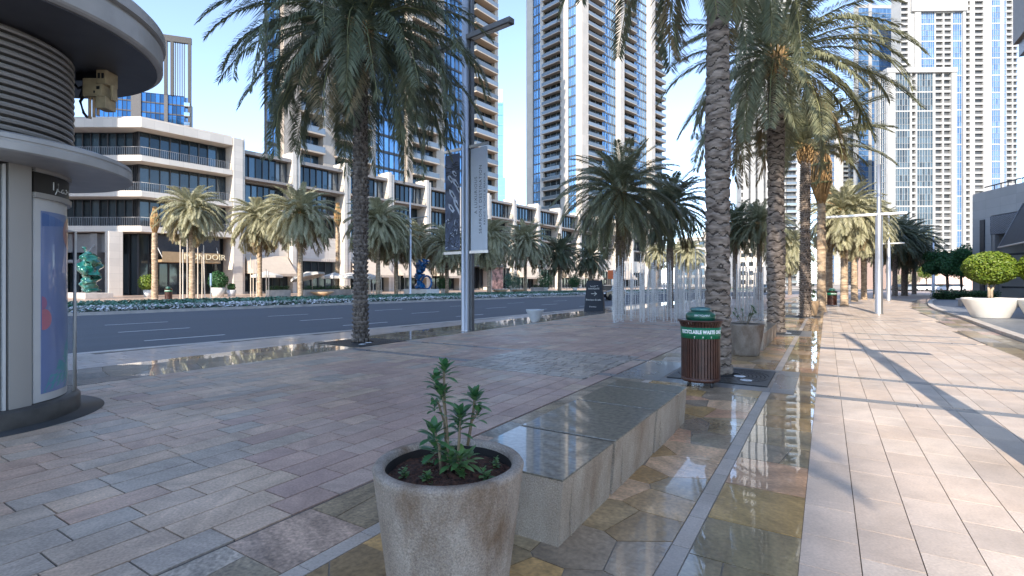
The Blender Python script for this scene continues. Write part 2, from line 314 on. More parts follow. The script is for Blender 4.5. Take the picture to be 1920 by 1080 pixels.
def text(s, size, mat, parent, mtx, extrude=0.004, spacing=1.0, name='lettering', mapf=None, bold=0):
    vs, fs = text_geo(s, size, extrude, spacing=spacing, bold=bold)
    vs = [mapf(v) if mapf else mtx @ v for v in vs]
    mb = MB(); mb.add(vs, fs); return mb.build(name, mat, parent)
def offset_poly(pl, d):
    """shift a polyline sideways (to the right of its direction is +d)"""
    out = []
    for i, p in enumerate(pl):
        a = Vector(pl[max(i - 1, 0)]); b = Vector(pl[min(i + 1, len(pl) - 1)]); t = (b - a).normalized()
        out.append((p[0] + t.y * d, p[1] - t.x * d))
    return out
def smooth_poly(pts, n=6):
    out = []
    for i in range(len(pts) - 1):
        p0 = Vector(pts[max(i - 1, 0)]); p1 = Vector(pts[i]); p2 = Vector(pts[i + 1]); p3 = Vector(pts[min(i + 2, len(pts) - 1)])
        for k in range(n):
            t = k / n
            out.append(tuple(0.5 * ((2 * p1) + (p2 - p0) * t + (2 * p0 - 5 * p1 + 4 * p2 - p3) * t * t + (3 * p1 - p0 - 3 * p2 + p3) * t ** 3)))
    out.append(tuple(pts[-1])); return out
def xat(pl, y):
    for (x0, y0), (x1, y1) in zip(pl, pl[1:]):
        if y0 <= y <= y1: return x0 + (x1 - x0) * (y - y0) / (y1 - y0)
    return pl[0][0] if y < pl[0][1] else pl[-1][0]
def strip(mb, left, right, z0, z1, mi=0):
    for i in range(len(left) - 1):
        mb.prism([left[i], right[i], right[i + 1], left[i + 1]], z0, z1, mi)
def sheet(mb, left, right, z, mi=0):
    n = len(left); mb.add([(x, y, z) for x, y in left] + [(x, y, z) for x, y in right], [(i, n + i, n + i + 1, i + 1) for i in range(n - 1)], mi)

# ------------------------------------------------------------------ ground, road, kerbs
YS = [-60, -25, 0, 4.6, 8.9, 17.4, 29, 40, 50, 62, 75, 88, 102, 125, 160]
bend = lambda y: 0.0027 * (y - 25) ** 2 if y > 25 else 0.0
NEAR = smooth_poly([(-14.9, -60), (-14.7, -25), (-14.6, 0), (-14.47, 4.6), (-14.0, 8.9), (-13.2, 17.4), (-12.7, 29), (-11.9, 40), (-10.6, 50), (-8.6, 62), (-5.9, 75), (-2.5, 88), (2.0, 102), (11, 125), (26, 160)], 3)
FARK = smooth_poly([(-34.5, -60), (-33.6, -25), (-33.1, 0), (-32.6, 9.5), (-31.8, 19.5), (-30.3, 32), (-28.2, 46), (-25.8, 58), (-22.5, 72), (-18.5, 86), (-13.6, 100), (-4, 122), (12, 155)], 3)
MEDB = offset_poly(FARK, -7.2)        # back of the planted median
PAVK = offset_poly(FARK, -15.2)       # kerb of the far pavement
mb = MB(); mb.add([(-3000, -1500, -0.20), (3000, -1500, -0.20), (3000, 5000, -0.20), (-3000, 5000, -0.20)], [(0, 1, 2, 3)])
struct(mb.build('ground', M('dusty ground', (0.34, 0.29, 0.24), 0.9, scale=0.05)))
mb = MB(); 
def band(mb, A, B, z, mi=0, y0=-60, y1=155, step=3.0):
    ys = [y0 + (y1 - y0) * i / int((y1 - y0) / step) for i in range(int((y1 - y0) / step) + 1)]
    sheet(mb, [(xat(A, y), y) for y in ys], [(xat(B, y), y) for y in ys], z, mi)
band(mb, FARK, NEAR, -0.10); struct(mb.build('road', asphalt))
mb = MB(); band(mb, PAVK, MEDB, -0.10); struct(mb.build('far_road', asphalt))
mb = MB()
for f, ph in ((0.145, 6.9), (0.345, 7.6), (0.56, 8.6), (0.78, 9.2)):      # dashed lane lines
    for k in range(-2, 17):
        y0 = ph + 6.6 * k
        def lp(y, e):
            a, b = xat(NEAR, y), xat(FARK, y); return a + (b - a) * f + e
        if f > 0.6 : continue
        mb.add([(lp(y0, -.06), y0, -.095), (lp(y0, .06), y0, -.095), (lp(y0 + 2.2, .06), y0 + 2.2, -.095), (lp(y0 + 2.2, -.06), y0 + 2.2, -.095)], [(0, 1, 2, 3)])
struct(mb.build('lane_marking', paintw))
mb = MB(); strip(mb, NEAR, offset_poly(NEAR, 0.32), -0.2, 0.005); struct(mb.build('kerb', kerbstone, bevel=0.02))
mb = MB(); strip(mb, offset_poly(FARK, -0.22), FARK, -0.2, 0.06); strip(mb, MEDB, offset_poly(MEDB, 0.25), -0.2, 0.06); struct(mb.build('median_kerb', kerbstone))
mb = MB(); band(mb, offset_poly(MEDB, 0.25), offset_poly(FARK, -0.22), 0.02); struct(mb.build('median_soil', M('bed soil', (0.03, 0.05, 0.03), 0.95, var=0.4, scale=3)))
mb = MB(); strip(mb, offset_poly(PAVK, -0.3), PAVK, -0.2, 0.03); struct(mb.build('far_kerb', M('pale kerb', (0.62, 0.58, 0.52), 0.6)))
FARPL = offset_poly(FARK, -62)
def brick_sheet(name, c1, c2, mortar, bw, bh, rough, ms=0.012, rot=0):
    m, N, L, b = nodes_of(name)
    geo = N.new('ShaderNodeNewGeometry'); mp = N.new('ShaderNodeMapping'); mp.inputs['Rotation'].default_value = (0, 0, rot); L.new(geo.outputs['Position'], mp.inputs[0])
    br = N.new('ShaderNodeTexBrick'); br.inputs['Scale'].default_value = 1; br.inputs['Brick Width'].default_value = bw; br.inputs['Row Height'].default_value = bh; br.inputs['Mortar Size'].default_value = ms
    br.inputs['Color1'].default_value = c4(c1); br.inputs['Color2'].default_value = c4(c2); br.inputs['Mortar'].default_value = c4(mortar); L.new(mp.outputs[0], br.inputs['Vector'])
    nz = N.new('ShaderNodeTexNoise'); nz.inputs['Scale'].default_value = 0.7; nz.inputs['Detail'].default_value = 8; L.new(geo.outputs['Position'], nz.inputs['Vector'])
    mr = N.new('ShaderNodeMapRange'); mr.inputs[3].default_value = 0.75; mr.inputs[4].default_value = 1.25; L.new(nz.outputs['Fac'], mr.inputs[0])
    mx = N.new('ShaderNodeVectorMath'); mx.operation = 'SCALE'; L.new(br.outputs[0], mx.inputs[0]); L.new(mr.outputs[0], mx.inputs['Scale']); L.new(mx.outputs[0], b.inputs['Base Color'])
    b.inputs['Roughness'].default_value = rough; return m
mb = MB(); band(mb, FARPL, offset_poly(PAVK, -0.3), 0.02)
struct(mb.build('far_pavement', brick_sheet('far paving', (0.46, 0.33, 0.25), (0.52, 0.40, 0.32), (0.35, 0.27, 0.22), 0.6, 0.3, 0.35)))

# ------------------------------------------------------------------ plaza
KR = smooth_poly([(5.6, -40), (5.0, -10), (4.4, 8), (4.5, 19), (5.05, 29.5), (5.5, 40), (6.6, 50), (8.4, 61), (12, 78), (20, 105), (40, 155)], 4)
mb = MB(); band(mb, offset_poly(NEAR, 0.32), KR, -0.012); struct(mb.build('plaza_bed', jointm))
mb = MB(); strip(mb, KR, offset_poly(KR, 0.28), -0.2, 0.10); struct(mb.build('plaza_kerb', M('right kerb', (0.50, 0.45, 0.40), 0.6, var=0.15), bevel=0.02))
mb = MB(); band(mb, offset_poly(KR, 0.28), [(60, -60), (60, 155)], 0.045)
struct(mb.build('forecourt_paving', brick_sheet('forecourt paving', (0.15, 0.165, 0.19), (0.18, 0.19, 0.215), (0.09, 0.10, 0.11), 1.2, 0.6, 0.45)))
rg = random.Random(11)
BANDS = [8.27 + 9.05 * k for k in range(0, 6)]         # each bay of tree pits lies between y and y + 2.13
def in_band(y0, y1):
    return any(y1 > b and y0 < b + .38 or y1 > b + 1.9 and y0 < b + 2.13 + .2 for b in BANDS)
def slab(mb, x0, x1, y0, y1, z, mi=0, jit=0.0, g=0.006):
    a, b, c = (rg.uniform(-jit, jit) for _ in range(3)); zz = z
    vs = [(x0 + g, y0 + g, zz - a - b), (x1 - g, y0 + g, zz + a - b), (x1 - g, y1 - g, zz + a + b), (x0 + g, y1 - g, zz - a + b)]
    lo = [(x, y, z - 0.02) for x, y, _ in vs]
    mb.add(vs + lo, [(0, 1, 2, 3), (0, 4, 5, 1), (1, 5, 6, 2), (2, 6, 7, 3), (3, 7, 4, 0)], mi)
def split_bands(y0, y1, more=()):
    """pieces of a course that lie clear of the dark granite bands"""
    cuts = []
    for b in BANDS: cuts += [(b, b + .22), (b + 1.93, b + 2.13)]
    cuts += more
    segs = [(y0, y1)]
    for a, b in cuts:
        nx = []
        for p, q in segs:
            if q <= a or p >= b: nx.append((p, q)); continue
            if p < a - .05: nx.append((p, a))
            if q > b + .05: nx.append((b, q))
        segs = nx
    return segs
pavG = paving('grey and beige pavers', [(.29, .285, .28), (.345, .30, .265), (.37, .315, .275), (.32, .295, .275), (.37, .30, .265), (.34, .27, .24), (.385, .33, .285), (.29, .28, .275), (.355, .295, .265)], (55, 0.24), (0.38, 0.56), vein=0.26, bump=0.35, warm=(1.40, 1.19, .98))
pavM = paving('mauve pavers', [(.31, .242, .222), (.33, .26, .236), (.295, .233, .217), (.325, .25, .232), (.34, .272, .245), (.305, .24, .228), (.335, .28, .258)], (55, 0.2), (0.38, 0.56), vein=0.18, bump=0.35, warm=(1.36, 1.17, 1.0))
XL, XS0, XS1 = -9.85, -3.1, -0.135      # left field | mosaic strip | right field
COB = (XL + .28 * 13, XL + .28 * 23, 7.75, 10.75)
mb = MB(); x = XL; row = 0
while x < XS0 - 0.05:
    wdt = min(0.28, XS0 - x); y = -1.2 + rg.uniform(-.4, 0)
    while y < 64:
        ln = rg.choice((0.40, 0.46, 0.55, 0.62, 0.7))
        for p, q in split_bands(y, y + ln, [(COB[2], COB[3])] if COB[0] - .05 < x < COB[1] - .1 else []):
            xc, yc = x + wdt / 2, (p + q) / 2
            edge = -7.9 + 0.9 * math.sin(yc * .9) + (2.2 if yc < 6 else 0) + max(0, 3.2 - yc) * 1.6
            mauve = xc > edge and yc > 2.2 and rg.random() < 0.85 or rg.random() < 0.06
            slab(mb, x, x + wdt, p, q, 0.0, 1 if mauve else 0, 0.0007)
        y += ln
    x += wdt
struct(mb.build('plaza_paving', [pavG, pavM]))
# the square of split cobbles
cob = paving('slate cobbles', [(.27, .26, .255), (.31, .295, .28), (.24, .23, .225), (.28, .255, .245), (.34, .315, .295)], (30, 0.25), (0.3, 0.5), vein=0.15, bump=0.6, coat=0.1, coatr=0.2, warm=(1.22, 1.12, 1.0))
mb = MB(); y = COB[2]
while y < COB[3] - .05:
    x = COB[0]
    h = 0.2
    while x < COB[1] - .04:
        ww = min(rg.choice((.17, .22, .3, .42)), COB[1] - x); slab(mb, x, x + ww, y, y + h, 0.003, 0, 0.0012, 0.011); x += ww
    y += h
struct(mb.build('cobble_square', cob))
# right-hand field of pale pink slabs
pavR = paving('pink beige slabs', [(.52, .41, .34), (.55, .44, .37), (.49, .395, .335), (.57, .465, .395), (.535, .42, .345)], (60, 0.12), (0.33, 0.6), vein=0.08, wet_scale=0.9, bump=0.3, warm=(1.0, 1.01, .97))
mb = MB(); x = XS1; 
while x < 9.5:
    y = -1.0 + rg.uniform(-.5, 0)
    while y < 64:
        ln = rg.choice((.42, .5, .6))
        if x + .15 < xat(KR, y) - 0.98 + (0.3 if y > 60 else 0):
            for p, q in split_bands(y, y + ln): slab(mb, x, x + .302, p, q, 0.0, 0, 0.0005, 0.003)
        y += ln
    x += .302
struct(mb.build('promenade_paving', pavR))
# the dark granite bands that cross the plaza
mb = MB()
for b in BANDS:
    for a, q in ((b, b + .22), (b + 1.93, b + 2.13)):
        for x0, x1 in ((-9.85, -7.5), (-7.5, COB[0]), (COB[1], -3.1), (-.135, 1), (1, 2.2), (2.2, 3.3)) if b < 20 else ((-9.85, -6), (-6, -3.1), (-.135, 2), (2, 3.3)):
            slab(mb, x0, x1, a, q, 0.001, 0, 0.0004, 0.003)
        if not (COB[2] < a < COB[3]): slab(mb, COB[0], COB[1], a, q, 0.001, 0, 0.0004, 0.003)
struct(mb.build('granite_bands', granite))
# crazy-paved mosaic strips, wet and mirror-like
def clip(poly, nx, ny, d):
    out = []
    for i in range(len(poly)):
        a = poly[i]; b = poly[(i + 1) % len(poly)]; da = a[0] * nx + a[1] * ny - d; db = b[0] * nx + b[1] * ny - d
        if da <= 0: out.append(a)
        if da * db < 0: t = da / (da - db); out.append((a[0] + (b[0] - a[0]) * t, a[1] + (b[1] - a[1]) * t))
    return out
def voronoi(x0, x1, y0, y1, cell):
    nx = max(1, round((x1 - x0) / cell)); ny = max(1, round((y1 - y0) / cell)); pts = {}
    for i in range(nx):
        for j in range(ny): pts[i, j] = (x0 + (i + .5 + rg.uniform(-.42, .42)) * (x1 - x0) / nx, y0 + (j + .5 + rg.uniform(-.42, .42)) * (y1 - y0) / ny)
    for (i, j), p in pts.items():
        poly = [(x0, y0), (x1, y0), (x1, y1), (x0, y1)]
        for a in range(i - 2, i + 3):
            for b in range(j - 2, j + 3):
                if (a, b) != (i, j) and (a, b) in pts and poly:
                    q = pts[a, b]; n = Vector((q[0] - p[0], q[1] - p[1])); l = n.length; n /= l
                    poly = clip(poly, n.x, n.y, (n.x * (p[0] + q[0]) + n.y * (p[1] + q[1])) / 2 - 0.004)
        if len(poly) > 2: yield poly
def flat(mb, poly, z, mi=0):
    n = len(poly); mb.add([(x, y, z + rg.uniform(-.0004, .0004)) for x, y in poly] + [(x, y, z - .02) for x, y in poly], [tuple(range(n))] + [(i, n + i, n + (i + 1) % n, (i + 1) % n) for i in range(n)], mi)
QZ = [(.29, .21, .12), (.22, .195, .15), (.36, .27, .15), (.25, .225, .18), (.44, .30, .25), (.22, .205, .20), (.33, .26, .18), (.48, .38, .32), (.28, .24, .18), (.21, .17, .12)]
mosW = paving('wet quartzite mosaic', QZ, (34, 0.22), (0.3, 0.45), coat=1.0, coatr=0.008, vein=0.4, wet_scale=0.35, bump=0.03, warm=(1.2, 1.02, .70), ior=1.75, dry=.9)
mosD = paving('drying quartzite mosaic', QZ, (30, 0.28), (0.3, 0.5), coat=0.55, coatr=0.05, vein=0.3, wet_scale=0.9, bump=0.25)
pale = paving('pale border setts', [(.44, .37, .30), (.41, .35, .295), (.47, .39, .32)], (60, 0.16), (0.4, 0.6), coat=0.12, coatr=0.15, vein=0.12)
gslab = paving('grey pit surround', [(.17, .175, .18), (.185, .19, .195), (.16, .165, .172)], (70, 0.15), (0.25, 0.4), coat=0.35, coatr=0.08, vein=0.08)
mbW, mbP, mbS, mbC, mbD = MB(), MB(), MB(), MB(), MB()
mb = MB(); mb.add([(-3.1, -.9, -.007), (-.135, -.9, -.007), (-.135, 64, -.007), (-3.1, 64, -.007)], [(0, 1, 2, 3)]); struct(mb.build('mosaic_bed', M('pale grout', (.30, .26, .215), .9, var=.15)))
yb = -0.9
for b in BANDS[0:] + [90]:
    y0, y1 = yb, b
    if y1 > y0 + .3:
        cut = [y0 + (y1 - y0) * i / max(1, round((y1 - y0) / 3)) for i in range(max(1, round((y1 - y0) / 3)) + 1)] if y0 < 40 else [y0, y1]
        for p, q in zip(cut, cut[1:]):
            for poly in voronoi(-2.42, -.81, p, q, .43 if p < 30 else 1.0): flat(mbC, poly, 0.0)
        for xa, xb in ((-3.1, -2.55), (-.69, -.135)):
            y = y0
            while y < y1 - .02:
                l = min(rg.choice((.55, .7, .9, .6)), y1 - y); sk = rg.uniform(-.22, .22) if y + l < y1 - .3 else 0
                xm = (xa + xb) / 2 + rg.uniform(-.1, .1)
                mq = mbD if xa < -2 else mbW
                if rg.random() < .55: flat(mq, [(xa, y + .004), (xm - .004, y + .004), (xm - .004 + sk * .4, y + l - .004), (xa, y + l - .004)], 0.0); flat(mq, [(xm + .004, y + .004), (xb, y + .004), (xb, y + l - .004), (xm + .004 + sk * .4, y + l - .004)], 0.0)
                else: flat(mq, [(xa, y + .004), (xb, y + .004), (xb, y + l - .004), (xa, y + l - .004)], 0.0)
                y += l
        for xa, xb in ((-2.545, -2.425), (-.805, -.695)):
            y = y0
            while y < y1 - .02:
                l = min(.45, y1 - y); slab(mbP, xa, xb, y, y + l, 0.0, 0, .0004, .003); y += l
    yb = b + 2.13
    if b < 80:
        t = b + 1.12
        for x0, x1, yy0, yy1 in ((-3.1, -2.35, b, t), (-3.1, -2.35, t, b + 2.13), (-.72, -.4, b, b + 2.13), (-2.35, -.72, b, b + .36), (-2.35, -.72, b + 1.88, b + 2.13)):
            slab(mbS, x0, x1, yy0, yy1, 0.0, 0, .0004, .004)
        for poly in voronoi(-.4, -.135, b, b + 2.13, .4): flat(mbW, poly, 0.0)
struct(mbW.build('mosaic_strip', mosW)); struct(mbD.build('mosaic_edge', paving('dry quartzite edge', [(.30, .22, .13), (.36, .27, .18), (.42, .29, .21), (.28, .25, .20), (.44, .36, .28), (.24, .185, .12)], (38, .4), (.4, .6), coat=.2, coatr=.1, vein=.5, bump=.6, dirt=.3))); struct(mbC.build('crazy_paving', paving('damp quartzite mosaic', QZ, (30, 0.28), (0.2, 0.45), coat=0.75, coatr=0.02, vein=0.36, wet_scale=0.75, bump=0.2, warm=(1.38, 1.10, .76)))); struct(mbP.build('mosaic_border', pale)); struct(mbS.build('pit_surround', gslab))
# wet mosaic along the street and the paving between it and the kerb
mb = MB()
for p in [i * 2.6 - 2 for i in range(25)]:
    for poly in voronoi(-11.75, -9.85, p, p + 2.6, .62 if p < 20 else .9): flat(mb, [(x + (bend(y) * .75), y) for x, y in poly], 0.0)
struct(mb.build('street_mosaic', paving('street quartzite mosaic', [(.28, .24, .18), (.33, .28, .22), (.38, .31, .26), (.24, .22, .185), (.30, .27, .24), (.42, .36, .31)], (26, 0.22), (0.18, 0.4), coat=1.0, coatr=0.01, vein=0.3, wet_scale=0.3, bump=0.03, ior=1.7, dry=.85)))
mb = MB()
for k in range(9):
    y = -3 + rg.uniform(-.4, 0)
    while y < 64:
        xa = -11.75 + bend(y) * .75 - .3 * (k + 1); l = rg.choice((.4, .5, .6))
        if xa > xat(NEAR, y) + .34: slab(mb, xa, xa + .3, y, y + l, 0.0, 0, .0006)
        y += l
struct(mb.build('kerbside_paving', paving('kerbside setts', [(.42, .37, .34), (.45, .39, .355), (.40, .36, .335), (.48, .42, .385)], (50, 0.15), (0.3, 0.5), vein=0.1, coat=0.25, coatr=0.1)))
# gutter of quartzite by the right kerb, and the far end of the plaza
mb = MB(); y = 4
while y < 64:
    a = xat(KR, y); b = xat(KR, y + 1.3)
    for u0, u1 in ((-.95, -.5), (-.5, -.05)):
        flat(mb, [(a + u0, y + .004), (a + u1 - .006, y + .004), (b + u1 - .006, y + 1.296), (b + u0, y + 1.296)], 0.0)
    y += 1.3
struct(mb.build('quartzite_gutter', mosD))
mb = MB(); band(mb, offset_poly(NEAR, 0.34), KR, 0.0, y0=64, y1=155)
struct(mb.build('far_plaza', brick_sheet('far plaza paving', (.42, .33, .29), (.38, .30, .27), (.22, .18, .16), .6, .3, .5)))
mb = MB(); band(mb, offset_poly(NEAR, 0.34), [(XL + bend(y) * 0.0, y) for y in (-60, -3)], 0.0, y0=-60, y1=-3); band(mb, [(XL, -60), (XL, -1.7)], KR, 0.0, y0=-60, y1=-1.7)
struct(mb.build('near_plaza', brick_sheet('near plaza paving', (.30, .26, .24), (.26, .23, .22), (.12, .1, .1), .6, .3, .5)))
# flower bed on the median: low hedge and white flowers, uncountable
rg = random.Random(5)
mb = MB()
def speck(mb, x, y, z, r, mi, tilt=0.9):
    n = Vector((rg.uniform(-tilt, tilt), rg.uniform(-tilt, tilt), 1)).normalized(); a = n.orthogonal().normalized(); a.rotate(Quaternion(n, rg.uniform(0, 6.28))); b = n.cross(a); p = Vector((x, y, z))
    mb.add([p - a * r, p - b * r * .6, p + a * r, p + b * r * .6], [(0, 1, 2, 3)], mi)
for k in range(30000):
    y = -6 + 118 * rg.random() ** 1.35; f = xat(FARK, y); t = rg.random()
    clump = math.sin(y * 2.3 + 3 * math.sin(t * 9 + y * .31)) + math.sin(y * .77)
    if t < .36:
        hgt = .06 + .17 * min(1, t * 9) + rg.uniform(-.06, .06)
        speck(mb, f - .3 - t * 6.6, y, hgt + .04, rg.uniform(.06, .125), 1 if rg.random() < (.80 if t < .22 else .45) + .18 * clump else 0)
    else: speck(mb, f - .3 - t * 6.6, y, .30 + .22 * (t - .36) + rg.uniform(-.05, .04), rg.uniform(.08, .17), 0 if rg.random() < .985 else 1, .7)
o = mb.build('flower_bed', [leaf_mat('bedding leaves', (.065, .17, .11), (.13, .27, .18), .5, .15), petal]); stuff(o)
tag(o, 'long bed of white flowers and low green foliage along the road median', 'flower bed')

# ------------------------------------------------------------------ buildings
class Parts:
    """collects repeated parts of one building; the 100 that show largest become objects, the rest one mesh"""
    def __init__(s, root): s.root = root; s.d = {}
    def add(s, kind, me, mtx): s.d.setdefault(kind, []).append((me, mtx))
    def finish(s, most=96):
        W = Matrix.Translation(s.root.location) @ Matrix.Rotation(s.root.rotation_euler.z, 4, 'Z')
        for kind, L in s.d.items():
            def score(it):
                p = W @ it[1] @ Vector((1, 0, 1.5)); px, py, d = proj(*p)
                return (0 if -40 < py < 560 and -60 < px < 1980 else 1, d)
            L.sort(key=score)
            for me, m in L[:most]:
                o = link(kind, me, s.root); o.matrix_local = m
            rest = L[most:]
            if rest:
                mb = MB(); mats = []
                for me, m in rest:
                    mp = []
                    for mt in me.materials:
                        if mt not in mats: mats.append(mt)
                        mp.append(mats.index(mt))
                    o = len(mb.v); mb.v += [tuple(m @ v.co) for v in me.vertices]
                    for p in me.polygons: mb.f.append(tuple(i + o for i in p.vertices)); mb.mi.append(mp[p.material_index]); mb.sm.append(False)
                stuff(mb.build(kind, mats, s.root))
UN = {}
def glass_unit(w, h, n, sp=0.7, gl=None, fr=None, spm=None, mull=0.1):
    k = ('g', round(w, 2), round(h, 2), n, sp, (gl or glassB).name, (fr or greymetal).name, (spm or darkmetal).name, mull)
    if k in UN: return UN[k]
    mb = MB()
    if sp: mb.box(0, w, 0.0, .12, 0, sp, 2)
    for i in range(n):
        a, b = w * i / n, w * (i + 1) / n; mb.add([(a, .1, sp), (b, .1, sp), (b, .1, h - .06), (a, .1, h - .06)], [(0, 1, 2, 3)], 0)
    for i in range(n + 1):
        c = min(max(w * i / n, .035), w - .035); mb.box(c - .035, c + .035, -mull, .09, 0.003, h - .065, 1)
    mb.box(0, w, -mull - .02, .095, h - .06, h - .003, 1)
    UN[k] = mb.mesh('window', [gl or glassB, fr or greymetal, spm or darkmetal]); return UN[k]
def balc_unit(w, h, dp=1.4, slabm=None, gl=None, rail=None, bars=False):
    k = ('b', round(w, 2), round(h, 2), dp, (slabm or stone).name, (gl or glassB).name, (rail or railg).name, bars)
    if k in UN: return UN[k]
    mb = MB(); e = min(.12, w * .04)
    mb.box(-e, w + e, -dp, .62, -.17, .10, 0)
    if bars:
        nb = max(6, int(w / .28))
        for i in range(nb + 1):
            x = -e + .03 + (w + 2 * e - .06) * i / nb; mb.box(x - .015, x + .015, -dp + .03, -dp + .06, .10, 1.1, 1)
    else: mb.box(-e + .02, w + e - .02, -dp + .02, -dp + .05, .11, 1.08, 1)
    mb.box(-e, -e + .04, -dp + .06, -.02, .11, 1.08, 1); mb.box(w + e - .04, w + e, -dp + .06, -.02, .11, 1.08, 1)
    mb.box(-e - .01, w + e + .01, -dp, -dp + .07, 1.085, 1.14, 3)
    for i in range(3):
        a, b = w * i / 3, w * (i + 1) / 3; mb.add([(a, .6, .1), (b, .6, .1), (b, .6, h - .17), (a, .6, h - .17)], [(0, 1, 2, 3)], 2)
        mb.box(b - .05, b + .05 if i < 2 else b, .53, .59, .1, h - .17, 3)
    UN[k] = mb.mesh('balcony', [slabm or stone, rail or railg, gl or glassB, greymetal]); return UN[k]
def recess_unit(w, h, wallm, gl):
    """loggia of the pale residential towers: solid parapet, dark recess behind"""
    k = ('r', round(w, 2), round(h, 2), wallm.name, gl.name)
    if k in UN: return UN[k]
    mb = MB(); mb.box(0, w, -.25, .9, -.15, .12, 0); mb.box(.02, w - .02, -.22, -.1, .125, 1.15, 0); mb.add([(0, .85, .12), (w, .85, .12), (w, .85, h - .16), (0, .85, h - .16)], [(0, 1, 2, 3)], 1)
    mb.box(0, .2, .0, .84, .125, h - .16, 0)
    UN[k] = mb.mesh('balcony', [wallm, gl]); return UN[k]
def face(P, p0, ang, spec, z0, fh, n, mats, zt=None):
    """spec: (u0, u1, kind) from left to right; kinds wall, fin, glass, balc, loggia"""
    B = Matrix.Translation((p0[0], p0[1], 0)) @ Matrix.Rotation(ang, 4, 'Z'); zt = zt or z0 + n * fh + 1
    for it in spec:
        u0, u1, kind = it[:3]
        if kind in ('wall', 'fin'):
            out = .35 if kind == 'wall' else (it[3] if len(it) > 3 else 1.0)
            mb = MB(); mb.box(u0, u1, -out, .8, max(0, z0 - 30) if z0 < 30 else z0, zt, 0); o = mb.build('pillar', mats['wall'], P.root); o.matrix_local = B; continue
        for i in range(n):
            if kind == 'glass': me = glass_unit(u1 - u0, fh, max(2, round((u1 - u0) / 1.3)), mats.get('sp', .6), mats['glass'], mats.get('frame'), mats.get('spm'))
            elif kind == 'fine': me = glass_unit(u1 - u0, fh, max(3, round((u1 - u0) / 1.35)), .05 if i % 3 else .7, mats['glass'], mats.get('frame'), mats['wall'] if i % 3 == 0 else mats.get('spm'), .12)
            elif kind == 'balc': me = balc_unit(u1 - u0, fh, it[3] if len(it) > 3 else 1.3, mats['slab'], mats['bglass'], mats.get('rail'))
            else: me = recess_unit(u1 - u0, fh, mats['wall'], mats['bglass'])
            P.add('balcony' if kind in ('balc', 'loggia') else 'window', me, B @ Matrix.Translation((u0, 0, z0 + i * fh)))
def core(root, poly, z0, z1, m, name='wall'):
    mb = MB(); mb.prism(poly, z0, z1); return mb.build(name, m, root)
core_m = M('tower core', (0.10, 0.11, 0.12), 0.5, var=0.2, scale=0.3)

# --- the street building of terraces: local x towards the street, local y along it
TZ = R(-6.5); O = Vector((-70, 38)); EA = Vector((math.cos(TZ), math.sin(TZ))); EB = Vector((-math.sin(TZ), math.cos(TZ)))
def fb(px, a=0.0):
    p0 = O + EA * a; return ray_t(px, p0, EB)
RB = R(90)                     # faces that look to +x in the local frame
terr = thing('terrace_building', 'long beige terraced building with white fin walls, glazed bays and awnings across the road', 'building', (O.x, O.y, 0), TZ)
P = Parts(terr)
FINS = [10.5, 19.4, 28.5, 37.5, 46.5, 55.6, 64.8, 74.6, 84.6, 95, 106, 117.5, 129.5, 142]
for b in FINS:
    mb = MB(); mb.box(-3.2, 0.0, b - .62, b, 0, 21.5); mb.box(-3.1, -.1, b + .18, b + .62, 0, 21.2); mb.box(-2.9, -.3, b, b + .18, 0, 20.9, 1)
    mb.build('fin_wall', [clad, darkmetal], terr)
core(terr, [(-20, 3), (-3.3, 3), (-3.3, 142), (-20, 142)], 0, 19.9, core_m)
mb = MB(); mb.box(-20.1, -3.25, 2.9, 142.1, 19.9, 20.25); mb.build('roof', taupe, terr)
edges = [(2.9, 9.75)] + [(a + .75, b - .75) for a, b in zip(FINS, FINS[1:])]
rg = random.Random(3)
